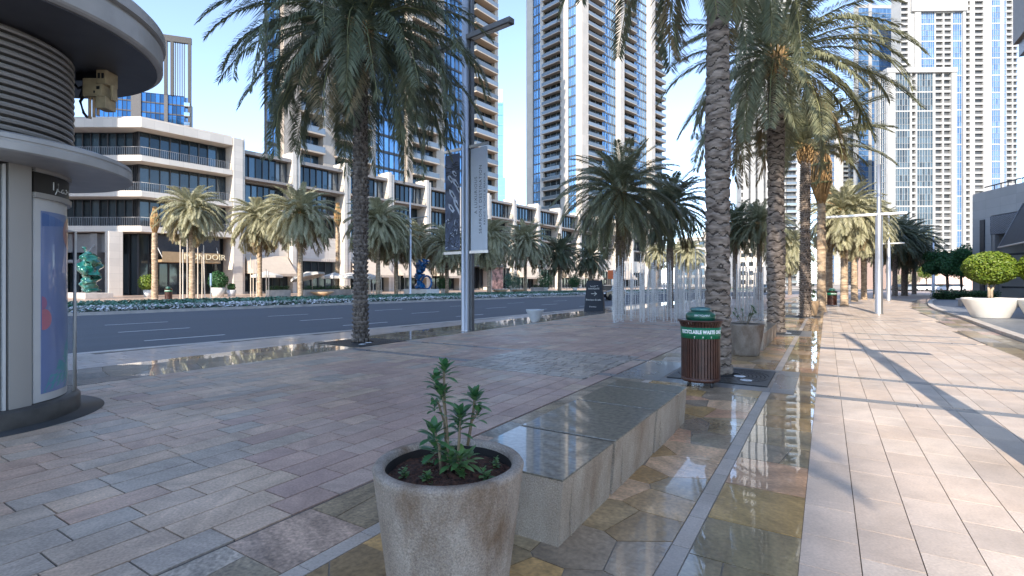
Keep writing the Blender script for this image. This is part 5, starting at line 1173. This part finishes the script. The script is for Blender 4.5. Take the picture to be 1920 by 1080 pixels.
# the tall banner lamp
lx, ly = G(875, 620); bl = thing('banner_lamp', 'tall silver lamp post with two hanging banners and a dark T arm', 'street lamp', (lx, ly, 0), R(-6.5))
mb = MB(); mb.lathe([(.0, 0), (.165, 0), (.165, .02), (.15, .03), (.15, 5.1), (.14, 5.11), (.14, 12.3), (0, 12.32)], 32, c=(.02, -.05)); mb.build('pole', steel, bl)
mb = MB(); mb.box(-.235, -.15, -.02, .12, 0, 6.2); mb.box(.19, .235, -.02, .12, 0, 12); mb.box(-.15, .19, .105, .13, 0.01, 12); mb.build('back_channel', M('dark channel metal', (.16, .165, .175), .4, .5), bl)  # channel in a darker grey metal than the pole
mb = MB(); tt = 1.95; mb.box(-1.7, tt, -.16, .10, 9.62, 9.80); mb.build('arm', M('dark arm metal', (.13, .125, .12), .5, .3), bl, bevel=.02)
mb = MB(); mb.box(-1.6, -.3, -.10, .05, 9.61, 9.618); mb.box(.3, tt - .1, -.10, .05, 9.61, 9.618); mb.build('lamp_lens', MATS['lamp lens'], bl)
for z in (2.56, 6.03):
    mb = MB(); mb.box(-1.0, -.16, -.09, -.04, z, z + .09); mb.build('banner_arm', steel, bl); mb = MB(); mb.box(.2, 1.02, -.09, -.04, z, z + .09); mb.build('banner_arm', steel, bl)
mb = MB(); mb.box(-.94, -.245, -.075, -.065, 2.70, 5.95); bn = mb.build('photo_banner', M('marina photo blue', (.035, .055, .12), .6, var=.75, scale=2.6, col2=(.10, .13, .21), detail=8), bl)
wht = M('banner boats', (.42, .47, .56), .6, var=.3, scale=9); dk = M('banner dark', (.015, .02, .035), .6, var=.5, scale=8)
rr = random.Random(21); mb = MB()
def boat(cx_, cz, l, w_, a, mi=0):
    pts = [(-l, -w_ * .8), (l * .35, -w_), (l, 0), (l * .35, w_), (-l, w_ * .8)]; c, s = math.cos(a), math.sin(a)
    mb.add([(min(-.25, max(-.935, cx_ + x * c - y * s)), -.0765 - .0006 * mi, cz + x * s + y * c) for x, y in pts], [(0, 1, 2, 3, 4)], mi)
for cx_, cz, l, a in ((-.42, 4.95, .28, 2.3), (-.60, 4.6, .24, 2.25), (-.36, 4.2, .38, 2.2), (-.66, 4.15, .2, 2.3), (-.30, 4.75, .16, 2.2), (-.7, 5.15, .18, 2.3), (-.5, 5.3, .14, 2.4)): boat(cx_, cz, l, .055 + l * .1, a, 0); boat(cx_ + .01, cz - .01, l * .5, .03, a, 1)
for k in range(70):
    cx_, cz = rr.uniform(-.92, -.26), 2.8 + 1.0 * rr.random() ** 1.3; boat(cx_, cz, rr.uniform(.05, .13), .015, rr.uniform(0, 3.1), 1 if rr.random() < .75 else 0)
for k in range(26): boat(rr.uniform(-.92, -.26), rr.uniform(5.25, 5.7), rr.uniform(.04, .12), .02, rr.uniform(-.3, .3), 1)
mb.build('marina_picture', [wht, dk], bn)
mb = MB(); mb.box(.26, .98, -.075, -.065, 2.62, 5.99); tb = mb.build('text_banner', M('pale banner cloth', (.46, .50, .56), .7, var=.04), bl)
ink = M('banner ink', (.05, .055, .07), .6)
for s_, size, x, z, sp_ in (('A LUXURIOUS', .17, .54, 4.45, 1.15), ('SEAFRONT DESTINATION', .17, .74, 4.3, 1.15), ('RASHID YACHTS & MARINA', .115, .90, 4.3, 1.2)):
    text(s_, size, ink, tb, Matrix.Translation((x, -.078, z)) @ Matrix.Rotation(R(-90), 4, 'Y') @ Matrix.Rotation(R(90), 4, 'X'), .001, sp_)
fl_ = lamp(*D(769, 61), R(-8), 'far street lamp with a thin T arm in front of the blue sculpture', r=.17, arm=9.3, top=13, al=1.4, ar=3.2, aw=.1)
# black A board
ax, ay = G(1115, 583); ab = thing('sign_board', 'black tapered sign board with a white arrow standing beside the silver rods', 'sign', (ax, ay, 0), R(14))
w0, w1, hh, d0, d1 = .55, .43, 1.72, .34, .10
mb = MB(); mb.add([(-w0, -d0, .0), (w0, -d0, .0), (w0, d0, .0), (-w0, d0, .0), (-w1, -d1, hh), (w1, -d1, hh), (w1, d1, hh), (-w1, d1, hh)], [(3, 2, 1, 0), (4, 5, 6, 7), (0, 1, 5, 4), (1, 2, 6, 5), (2, 3, 7, 6), (3, 0, 4, 7)]); mb.build('board', navy, ab, bevel=.01)
tilt = math.atan2(d0 - d1, hh); FM = lambda x, z: Matrix.Translation((x, -d0 + (d0 - d1) * z / hh - .008, z)) @ Matrix.Rotation(R(90) - tilt, 4, 'X')
text('Boutique & cafe', .13, white, ab, FM(-.03, .60), .002); text('Entrance', .11, white, ab, FM(-.06, .22), .002); text('NAVIGATE', .13, white, ab, FM(-.02, 1.22), .002)
mb = MB(); A_ = FM(0, .98)
for q in ([(-.16, -.012), (.1, -.012), (.1, .012), (-.16, .012)], [(.0, .105), (.12, .0), (.155, .0), (.03, .105)], [(.0, -.105), (.03, -.105), (.155, 0), (.12, 0)]): mb.add([A_ @ Vector((x, y, .003)) for x, y in q], [(0, 1, 2, 3)])
mb.build('arrow', white, ab)
mb = MB(); A_ = FM(0, 1.36)
for pts in ([(-.22, .08), (-.19, .02), (-.12, .02), (-.09, .06)], [(-.05, .0), (0, .06), (.06, .07), (.07, .02), (.02, .01)], [(.13, .06), (.17, .08), (.21, .05)]): mb.tube([A_ @ Vector((x, y, .004)) for x, y in pts], .011, 5)
mb.build('script_lettering', white, ab)
# pale bowl planter
qx, qy = G(1003, 603); planter(qx, qy, .37, .50, 'small pale grey bowl planter standing alone by the kerb', potgrey, 'bowl_planter', base=.45, soil=.05)
# field of silver rods
rods = thing('rod_sculpture', 'field of slender silver beaded rods standing between the palms', 'sculpture', (-5.0, 23, 0)); P = Parts(rods); rr = random.Random(31); RD = []
for v in range(4):
    mb = MB(); prof = []; h_ = (2.0, 2.35, 2.7, 1.75)[v]; z = 0
    while z < h_: b = rr.uniform(.012, .019); prof += [(.006, z), (b, z + .025), (b, z + .05), (.006, z + .075)]; z += .085
    prof.append((0, z)); mb.lathe([(.05, 0), (.05, .01)] + prof, 6); RD.append(mb.mesh('rod', M('bead steel', (.64, .64, .64), .4, .3, var=.25, scale=8)))
for k in range(300):
    t = rr.random(); px = 1146 + t * 286; d = 20.2 + 5.2 * rr.random() + 3.5 * max(0, t - .6)
    x, y = D(px, d)
    if (x + 1.4) ** 2 + (y - 18.5) ** 2 < .5 or x > -2.2: continue
    P.add('rod', RD[rr.choice((0, 0, 1, 1, 2, 3))], Matrix.Translation((x + 5.0, y - 23, 0)) @ Matrix.Rotation(rr.uniform(-.03, .03), 4, 'X') @ Matrix.Scale(rr.uniform(.85, 1.1), 4, (0, 0, 1)))
P.finish(100)

# ------------------------------------------------------------------ clipped trees in pots, garden trees, hedge
def leaf_cloud(mb, n, fn, size, rr, mi=0):
    for k in range(n):
        p, nrm = fn(); s = size * rr.uniform(.7, 1.3); v = (nrm + Vector((rr.uniform(-.9, .9), rr.uniform(-.9, .9), rr.uniform(-.6, .9)))).normalized(); a = v.orthogonal().normalized(); a.rotate(Quaternion(v, rr.uniform(0, 6.28))); b = v.cross(a)
        mb.add([p - a * s, p - b * s * .45 + v * s * .1, p + a * s, p + b * s * .45 + v * s * .1], [(0, 1, 2, 3)], mi)
def topiary(x, y, label, seed, z0=0.05):
    t = thing('potted_topiary', label, 'potted tree', (x, y, z0), seed, 'clipped trees in white pots'); rr = random.Random(seed)
    mb = MB(); mb.lathe([(0, 0), (.60, 0), (.63, .03), (.97, .78), (1.0, .83), (.985, .87), (.93, .88), (.90, .85), (.88, .75)], 56); mb.build('pot', potwhite, t)
    mb = MB(); mb.lathe([(.885, .76), (.5, .80), (0, .81)], 40); mb.build('soil', soilm, t)
    mb = MB()
    for k in range(3): a = k * 2.1; mb.tube([(.06 * math.cos(a), .06 * math.sin(a), .75), (.05 * math.cos(a + .5), .05 * math.sin(a + .5), 1.2), (.25 * math.cos(a + 1), .25 * math.sin(a + 1), 1.75)], [.06, .05, .03], 7)
    mb.build('stem', M('pale stem', (.42, .34, .25), .8, var=.25, scale=9), t)
    lob = [(Vector((rr.uniform(-1, 1), rr.uniform(-1, 1), rr.uniform(-.7, .9))).normalized(), rr.uniform(.03, .10)) for _ in range(26)]
    def fn():
        v = Vector((rr.gauss(0, 1), rr.gauss(0, 1), rr.gauss(0, 1))).normalized(); q = 1 + sum(h * max(0, v.dot(l)) ** 12 for l, h in lob) - .05; q *= rr.uniform(.80, 1.0) if rr.random() < .8 else rr.uniform(.55, .9)
        return Vector((v.x * .93 * q, v.y * .93 * q, 2.14 + v.z * (.84 if v.z > 0 else .72) * q)), v
    mb = MB(); leaf_cloud(mb, 9000, fn, .062, rr); mb.build('crown', topleaf, t)
    return t
tx, ty = G(1857, 598); topiary(tx, ty, 'round clipped tree in a white tapered pot standing in the sun, fully in view', 3)
topiary(*D(1966, 21.0), 'round clipped tree in a white pot cut by the right border', 5)
def tree(x, y, h, rad, label, seed, mat=treeleaf, n=5200, tr=.14, leafs=.13, group='green trees by the forecourt'):
    t = thing('broadleaf_tree', label, 'tree', (x, y, 0), 0, group); rr = random.Random(seed); mb = MB(); top = h * .42
    mb.tube([(0, 0, 0), (.05, .04, top * .5), (0, .1, top)], [tr * 1.3, tr, tr * .85], 9)
    cl = []
    for k in range(16):
        a = k * 2.399; r = rad * math.sqrt((k + .5) / 16) * .85; z = top + (h - top) * rr.uniform(.18, .9) * (1 - .45 * (r / rad) ** 2); cl.append((Vector((r * math.cos(a), r * math.sin(a), z)), rad * rr.uniform(.26, .42)))
        if k % 2 == 0: mb.tube([(0, .1, top * .95), (r * .5 * math.cos(a), r * .5 * math.sin(a), (top + z) / 2), (r * math.cos(a), r * math.sin(a), z)], [tr * .5, tr * .3, tr * .1], 6)
    mb.build('trunk', barkm, t)
    def fn():
        c, q = rr.choice(cl); v = Vector((rr.gauss(0, 1), rr.gauss(0, 1), rr.gauss(0, .8))).normalized(); return c + v * q * rr.uniform(.5, 1.05) * Vector((1, 1, .75)).length / 1.6, v
    mb = MB(); leaf_cloud(mb, n, fn, leafs, rr); mb.build('crown', mat, t); return t
tree(*D(1776, 56), 5.6, 2.4, 'dense dark green tree left of the clipped tree, in front of the mall wall', 1, n=9000)
tree(*D(1802, 61), 5.8, 2.3, 'dark green tree in front of the mall entrance column', 2, n=8000)
tree(*D(1826, 66), 4.9, 2.2, 'shaded green tree at the mall entrance, mostly behind the clipped tree', 3)
tree(*D(1737, 100), 5.6, 2.4, 'small yellow green street tree in front of the pinkish wall', 4, topleaf, 3500, .1)
tree(*D(1702, 104), 3.6, 2.2, 'low olive bush tree in front of the pinkish wall', 6, leafS, 2500, .1)
hd = thing('clipped_hedge', 'low dark green hedge at the edge of the forecourt', 'hedge', (*D(1797, 47), .04), R(20)); rr = random.Random(7)
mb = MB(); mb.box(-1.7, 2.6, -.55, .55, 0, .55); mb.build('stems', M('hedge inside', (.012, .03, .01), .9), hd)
def fnh():
    p = Vector((rr.uniform(-1.95, 2.9), rr.uniform(-.85, .85), rr.uniform(.05, .85))); p.z -= .12 * math.sin(p.x * 2.1) ** 2; return p, Vector((0, -.3, 1))
mb = MB(); leaf_cloud(mb, 5000, fnh, .085, rr); mb.build('foliage', hedgeleaf, hd)
vb = thing('entrance_steps', 'pale low stone ledge behind the white potted tree', 'ledge', (*D(1868, 33), .04), R(4)); mb = MB(); mb.box(-1.8, 3.2, -.4, .5, 0, .42); mb.build('base', kerbstone, vb); mb = MB(); mb.box(-1.9, 3.3, -.5, .6, .42, .5); mb.build('capping', potgrey, vb)

# ------------------------------------------------------------------ vehicles
def car(x, y, rz, label, paint, scale=1.0, group='cars parked in front of the pinkish wall', z=-.1):
    t = thing('parked_car', label, 'car', (x, y, z), rz, group); hw = .88
    prof = [(-2.15, .42), (-2.2, .62), (-2.1, .86), (-1.2, .98), (1.35, 1.0), (2.1, .92), (2.2, .6), (2.12, .35), (-2.05, .3)]
    mb = MB(); n = len(prof); vs = [(a, -hw, b) for a, b in prof] + [(a, hw, b) for a, b in prof]; mb.add(vs, [tuple(range(n))[::-1], tuple(range(n, 2 * n))] + [(i, (i + 1) % n, n + (i + 1) % n, n + i) for i in range(n)])
    mb.build('body', paint, t, bevel=.05)
    cab = [(-1.15, .97), (-.45, 1.42), (.85, 1.45), (1.75, 1.0)]; mb = MB(); vs = [(a, -hw + .06, .97) if b < 1.1 else (a, -hw + .2, b) for a, b in cab] + [(a, hw - .06, .97) if b < 1.1 else (a, hw - .2, b) for a, b in cab]
    mb.add(vs, [(3, 2, 1, 0), (4, 5, 6, 7), (0, 1, 5, 4), (1, 2, 6, 5), (2, 3, 7, 6)]); mb.build('windows', glassD, t)
    mb = MB(); mb.add([(-.42, -hw + .22, 1.44), (.82, -hw + .22, 1.47), (.82, hw - .22, 1.47), (-.42, hw - .22, 1.44)], [(0, 1, 2, 3)]); mb.build('roof', paint, t)
    for sx in (-1.35, 1.35):
        for sy in (-1, 1):
            mb = MB(); mb.lathe([(0, -.1), (.3, -.1), (.33, -.06), (.33, .06), (.3, .1), (0, .1)], 18); o = mb.build('wheel', blackrubber, t, (sx, sy * (hw - .08), .33)); o.rotation_euler = (R(90), 0, 0)
    for sy in (-1, 1):
        mb = MB(); mb.box(2.15, 2.215, sy * .62 - .16, sy * .62 + .16, .62, .76); mb.build('tail_light', M('tail light red', (.35, .01, .01), .25, coat=.5), t); mb = MB(); mb.box(-2.2, -2.1, sy * .62 - .17, sy * .62 + .17, .62, .76); mb.build('headlight', M('headlight', (.75, .75, .75), .15), t)
    return t
pw = M('white car paint', (.72, .72, .72), .25, coat=.8, var=.02); ps = M('silver car paint', (.36, .38, .40), .25, .5, coat=.8, var=.02); pb = M('black car paint', (.012, .012, .015), .2, coat=.9, var=.02); pl_ = M('blue grey car paint', (.10, .14, .22), .25, coat=.8, var=.02)
for px, pnt, lb in ((1703, ps, 'silver car parked left of the slim dark palm'), (1724, pw, 'white car parked right of the slim dark palm'), (1741, pw, 'white car parked behind the third lamp pole'), (1768, pl_, 'blue grey car parked right of the third lamp pole'), (1788, pw, 'white car parked above the dark green hedge'), (1686, pb, 'black car parked behind the dark palm trunks')):
    x, y = D(px, 96); car(x, y, R(31 + (px % 7) * 2), lb, pnt)
x, y = D(1141, 50); car(x, y, R(84), 'black car driving away on the road behind the sign board', pb, group='cars on the road')
x, y = D(1432, 88); car(x, y, R(70), 'black car far down the road between the two thick trunks', pb, group='cars on the road')

# ------------------------------------------------------------------ far pavement: sculptures, poles, parasols, planters
def crumpled(name, label, x, y, mat, pts, rads, seed, plinth, pw_=3.2):
    t = thing(name, label, 'sculpture', (x, y, .02), R(-6)); rr = random.Random(seed)
    for P_, Rd in zip(pts, rads):
        mb = MB(); n = 26; fine = []; rf = []
        for i in range(len(P_) - 1):
            for k in range(7): u = k / 7; fine.append(Vector(P_[i]).lerp(Vector(P_[i + 1]), u)); rf.append(Rd[i] + (Rd[i + 1] - Rd[i]) * u)
        fine.append(Vector(P_[-1])); rf.append(Rd[-1]); mb.tube(fine, rf, n)
        mb.v = [tuple(Vector(v) + Vector((math.sin(v[2] * 5.1 + v[0] * 4 + seed), math.cos(v[2] * 4.3 + v[1] * 5), math.sin(v[0] * 6 + v[1] * 3 + seed) * .6)) * .17 + Vector((math.sin(v[2] * 13 + v[0] * 9), math.cos(v[2] * 11 - v[1] * 12), 0)) * .07) for v in mb.v]
        mb.build('body', mat, t)
    mb = MB(); mb.box(-pw_ * .5, pw_ * .5, -1.1, 1.1, 0, plinth); mb.build('plinth', potwhite if plinth > .6 else kerbstone, t, bevel=.03); return t
sx, sy = D(168, 52); crumpled('green_sculpture', 'crumpled green glass like torso sculpture on a low plinth beside the kiosk', sx, sy, greeng,
    [[(0, 0, .7), (.1, 0, 1.6), (.5, 0, 2.4), (0, 0, 3.3), (-.5, 0, 4.3)], [(.0, 0, 3.2), (.9, -.1, 3.9), (1.4, -.1, 3.6)], [(-.5, 0, 4.2), (-1.3, 0, 5.1)], [(-.1, 0, 2.0), (-.9, .1, 2.9), (-1.3, 0, 3.6)]], [[.75, .62, .8, .95, .5], [.75, .6, .35], [.5, .2], [.5, .5, .3]], 3, .55, 7)
sx, sy = D(790, 66); crumpled('blue_sculpture', 'bright blue crumpled figure sculpture on a white plinth across the road', sx, sy, blueg,
    [[(-.2, 0, .9), (-.5, 0, 1.8), (-.3, 0, 2.8), (-.5, 0, 3.9), (-.4, 0, 4.7)], [(-.3, 0, 3.0), (.3, 0, 3.6), (.7, 0, 4.2), (.2, 0, 4.6)], [(-.5, 0, 1.6), (.1, 0, 1.2), (.4, 0, .8)]], [[.45, .4, .5, .42, .25], [.4, .42, .35, .2], [.35, .3, .25]], 8, .75, 4.4)
o = None
mb = MB(); q = [(.9 * math.cos(a) + 1.0, 0, 1.6 + .85 * math.sin(a)) for a in [k * math.pi / 10 for k in range(21)]]; mb.tube(q, .13, 10); mb.build('ring', MATS['blue cast glass'], [o for o in bpy.data.objects if o.name == 'blue_sculpture'][0])
pole_me = MB(); pole_me.tube([(0, 0, 0), (0, 0, 1)], [1, .8], 8); POLE = pole_me.mesh('thin_pole', wovenw)
def pole(px, yb, ytop, label, r=.05, lean=0, grp='thin pale poles on the far pavement'):
    d = min(1.6 * F / (yb - HY), 100); x, y = D(px, d); o = link('thin_pole', POLE, None, (x, y, 0.02)); o.scale = (r, r, Zat(ytop, d)); o.rotation_euler = (0, lean, 0); return tag(o, label, 'pole', grp)
for a in ((338, 562, 434, 'tallest thin pale pole, leftmost of those round the palm by the gold lettered shop'), (343, 564, 468, 'short thin pole second from left by the gold lettered shop'), (351, 563, 448, 'thin pole just left of the palm trunk by the gold lettered shop'), (371, 559, 451, 'thin pole just right of the palm trunk by the gold lettered shop'), (379, 561, 472, 'short thin pole right of the palm trunk by the gold lettered shop'), (470, 556, 470, 'thin pole left of the palm by the first beige awning'), (475, 556, 490, 'short thin pole left of the palm by the first beige awning'), (481, 557, 477, 'thin pole touching the palm by the first beige awning'), (499, 557, 505, 'thin pole right of the palm below the first beige awning'), (504, 557, 508, 'thin pole in front of the first beige awning, right hand one'),
          (694, 556, 516, 'thin pole right of the big shaded trunk below the second awning'), (700, 556, 518, 'thin pole left of the palm right of the big shaded trunk'), (715, 555, 516, 'thin pole right of the palm right of the big shaded trunk'), (750, 552, 514, 'thin pole left of the far street lamp'), (759, 552, 512, 'thin pole beside the far street lamp'), (922, 553, 500, 'thin pole beside the palm at the black restaurant front'), (1063, 548, 505, 'thin white pole between two awnings right of the restaurant')): pole(*a)
pole(384, 562, 460, 'thin pale pole leaning a little beside the gold lettered shop entrance', .05, R(-2.5))
x, y = D(395, 50); bo = thing('info_post', 'slim blue grey information post by the gold lettered shop', 'sign', (x, y, 0.02), R(-8)); mb = MB(); mb.box(-.05, .05, -.03, .03, 0, 1.3); mb.build('post', steel, bo); mb = MB(); mb.box(-.16, .16, -.04, .04, 1.3, 2.5); mb.build('panel', M('pale blue panel', (.25, .38, .50), .4), bo)
def parasol(px, d, h, r, label, tilt=(0, 0)):
    x, y = D(px, d); t = thing('parasol', label, 'parasol', (x, y, .02), 0, 'white parasols of the terrace cafe'); mb = MB(); n = 8; vs = [(0, 0, h + .55)]
    for k in range(n): a = k * 2 * math.pi / n; vs.append((r * math.cos(a), r * math.sin(a), h))
    for k in range(n): a = k * 2 * math.pi / n; vs.append((r * math.cos(a), r * math.sin(a), h - .28))
    mb.add(vs, [(0, 1 + k, 1 + (k + 1) % n) for k in range(n)] + [(1 + k, 9 + k, 9 + (k + 1) % n, 1 + (k + 1) % n) for k in range(n)]); o = mb.build('canopy', parasolm, t)
    o.rotation_euler = (tilt[0], tilt[1], 0); mb = MB(); mb.tube([(0, 0, 0), (0, 0, h + .4)], .045, 8); mb.build('pole', wovenw, t); return t
parasol(500, 64, 2.5, 1.9, 'flat white parasol under the first beige awning')
parasol(586, 62, 2.5, 2.0, 'big tilted white parasol right of the first beige awning', (R(6), R(-14)))
parasol(628, 66, 2.4, 1.7, 'white parasol in the middle of the cafe terrace'); parasol(657, 66, 2.4, 1.7, 'white parasol left of the big shaded trunk on the cafe terrace'); parasol(692, 68, 2.3, 1.6, 'white parasol right of the big shaded trunk')
def box_planter(px0, px1, d, label, h=.75, lh=.45, mat=kerbstone, seed=1):
    a, b = Vector(D(px0, d)), Vector(D(px1, d * (1 + (px1 - px0) * .0009))); e = b - a; t = thing('box_planter', label, 'planter', (a.x, a.y, .02), math.atan2(e.y, e.x), 'low planters of the cafe terraces'); l = e.length; rr = random.Random(seed)
    mb = MB(); mb.box(0, l, 0, .7, 0, h); mb.build('trough', mat, t)
    def fn(): return Vector((rr.uniform(0, l), rr.uniform(.05, .65), h + lh * rr.random() ** 1.4)), Vector((0, 0, 1))
    mb = MB(); leaf_cloud(mb, int(260 * l / 2), fn, .12, rr); mb.build('foliage', hedgeleaf, t); return t
box_planter(505, 545, 57, 'low stone planter below the first beige awning', seed=2); box_planter(572, 660, 59, 'long low stone planter with green plants at the cafe terrace', seed=3); box_planter(664, 690, 62, 'low planter partly behind the big shaded trunk', seed=4); box_planter(1000, 1018, 90, 'low planter right of the black restaurant front', seed=5)
def pot_shrub(px, d, label, r=.5, h=.8, R_=.75, mat=treeleaf, pot=potwhite, n=1600):
    x, y = D(px, d); t = thing('potted_shrub', label, 'potted shrub', (x, y, .02), 0, 'potted shrubs on the far pavement'); rr = random.Random(px); mb = MB(); mb.lathe([(0, 0), (r * .75, 0), (r, h), (r * .9, h), (r * .85, h - .1), (0, h - .1)], 24); mb.build('pot', pot, t)
    def fn(): v = Vector((rr.gauss(0, 1), rr.gauss(0, 1), rr.gauss(0, 1))).normalized(); return Vector((0, 0, h + R_ * .85)) + v * R_ * rr.uniform(.5, 1.08), v
    mb = MB(); leaf_cloud(mb, n, fn, .12, rr); mb.build('foliage', mat, t); mb = MB(); mb.tube([(0, 0, h - .1), (0, 0, h + .4)], .05, 6); mb.build('stem', barkm, t); return t
pot_shrub(278, 56, 'bright green shrub in a pot beside the sunlit column left of the tied palm', .5, .8, .9, topleaf); pot_shrub(409, 58, 'green shrub in a white pot right of the gold lettered shop', .75, 1.0, 1.0); pot_shrub(434, 58, 'small grey pot with a low plant at the corner pillar', .5, .75, .4, hedgeleaf, potgrey, 500)
pot_shrub(832, 74, 'round shrub right of the blue sculpture', .5, .7, 1.1); pot_shrub(1022, 92, 'dark green bush under the awning right of the restaurant', .6, .7, 1.7, treeleaf); pot_shrub(962, 84, 'teal green bush at the red mural of the restaurant', .6, .6, 1.5, MATS['bedding leaves']); pot_shrub(1078, 96, 'bush at the blue door beside the sign board', .5, .7, 1.3)
for px, d, r, lb in ((604, 59, 1.35, 'wide orange brown bowl on the far pavement left of the big shaded trunk'), (938, 74, 1.2, 'wide orange brown bowl left of the sunlit palm by the restaurant'), (972, 77, 1.1, 'wide orange brown bowl right of the black restaurant front')):
    x, y = D(px, d); t = thing('bowl_planter', lb, 'bowl', (x, y, .02), 0, 'orange brown bowls on the far pavement'); mb = MB(); mb.lathe([(0, 0), (r * .35, 0), (r, .5), (r * .93, .53), (r * .8, .42), (0, .36)], 28); mb.build('bowl', pottan, t)
x, y = D(1147, 55); os_ = thing('orange_sign', 'small orange road sign on a post right of the sign board', 'sign', (x, y, 0), R(12)); mb = MB(); mb.box(-.42, .42, -.03, .03, 2.0, 2.95); mb.build('panel', orange, os_); mb = MB(); mb.tube([(0, .06, 0), (0, .06, 2.9)], .04, 8); mb.build('post', steel, os_)
# equipment hung under the upper canopy of the kiosk
ex, ey = D(192, 6.85); eq = link('hanging_equipment', None, ki, (ex - kx, ey - ky, 0), YAW); bm = M('sandy equipment box', (.40, .32, .20), .6, var=.2, scale=9)
mb = MB(); mb.box(-.17, .09, -.12, .12, 4.08, 4.32); mb.box(.02, .15, -.13, .08, 4.24, 4.43); mb.box(.0, .14, -.12, .06, 3.92, 4.08); mb.box(.15, .19, -.06, .02, 4.05, 4.25); mb.build('box', bm, eq, bevel=.008)
mb = MB(); mb.box(.045, .075, -.136, -.131, 4.31, 4.38); mb.box(.095, .125, -.136, -.131, 4.31, 4.38); mb.box(.02, .06, -.126, -.121, 4.17, 4.21); mb.box(-.02, .0, -.126, -.121, 4.12, 4.15); mb.build('opening', black, eq)
for k, u in enumerate((-.12, -.065, -.01)): mb = MB(); mb.tube([(u, -.06, 3.80 + .02 * k), (u, -.06, 4.10)], .019, 10); mb.build('tube', pottan, eq)
mb = MB(); mb.tube([(-.2, 0, 4.2), (-.30, 0, 4.05), (-.27, .02, 3.9), (-.22, .02, 3.84)], .018, 7); mb.tube([(-.2, .04, 4.3), (-.36, .04, 4.24), (-.42, .02, 4.32)], .02, 7); mb.tube([(-.28, .04, 4.27), (-.34, .04, 4.12)], .016, 7); mb.box(-.34, .12, -.03, .05, 4.32, 4.44); mb.build('cable_bracket', black, eq)
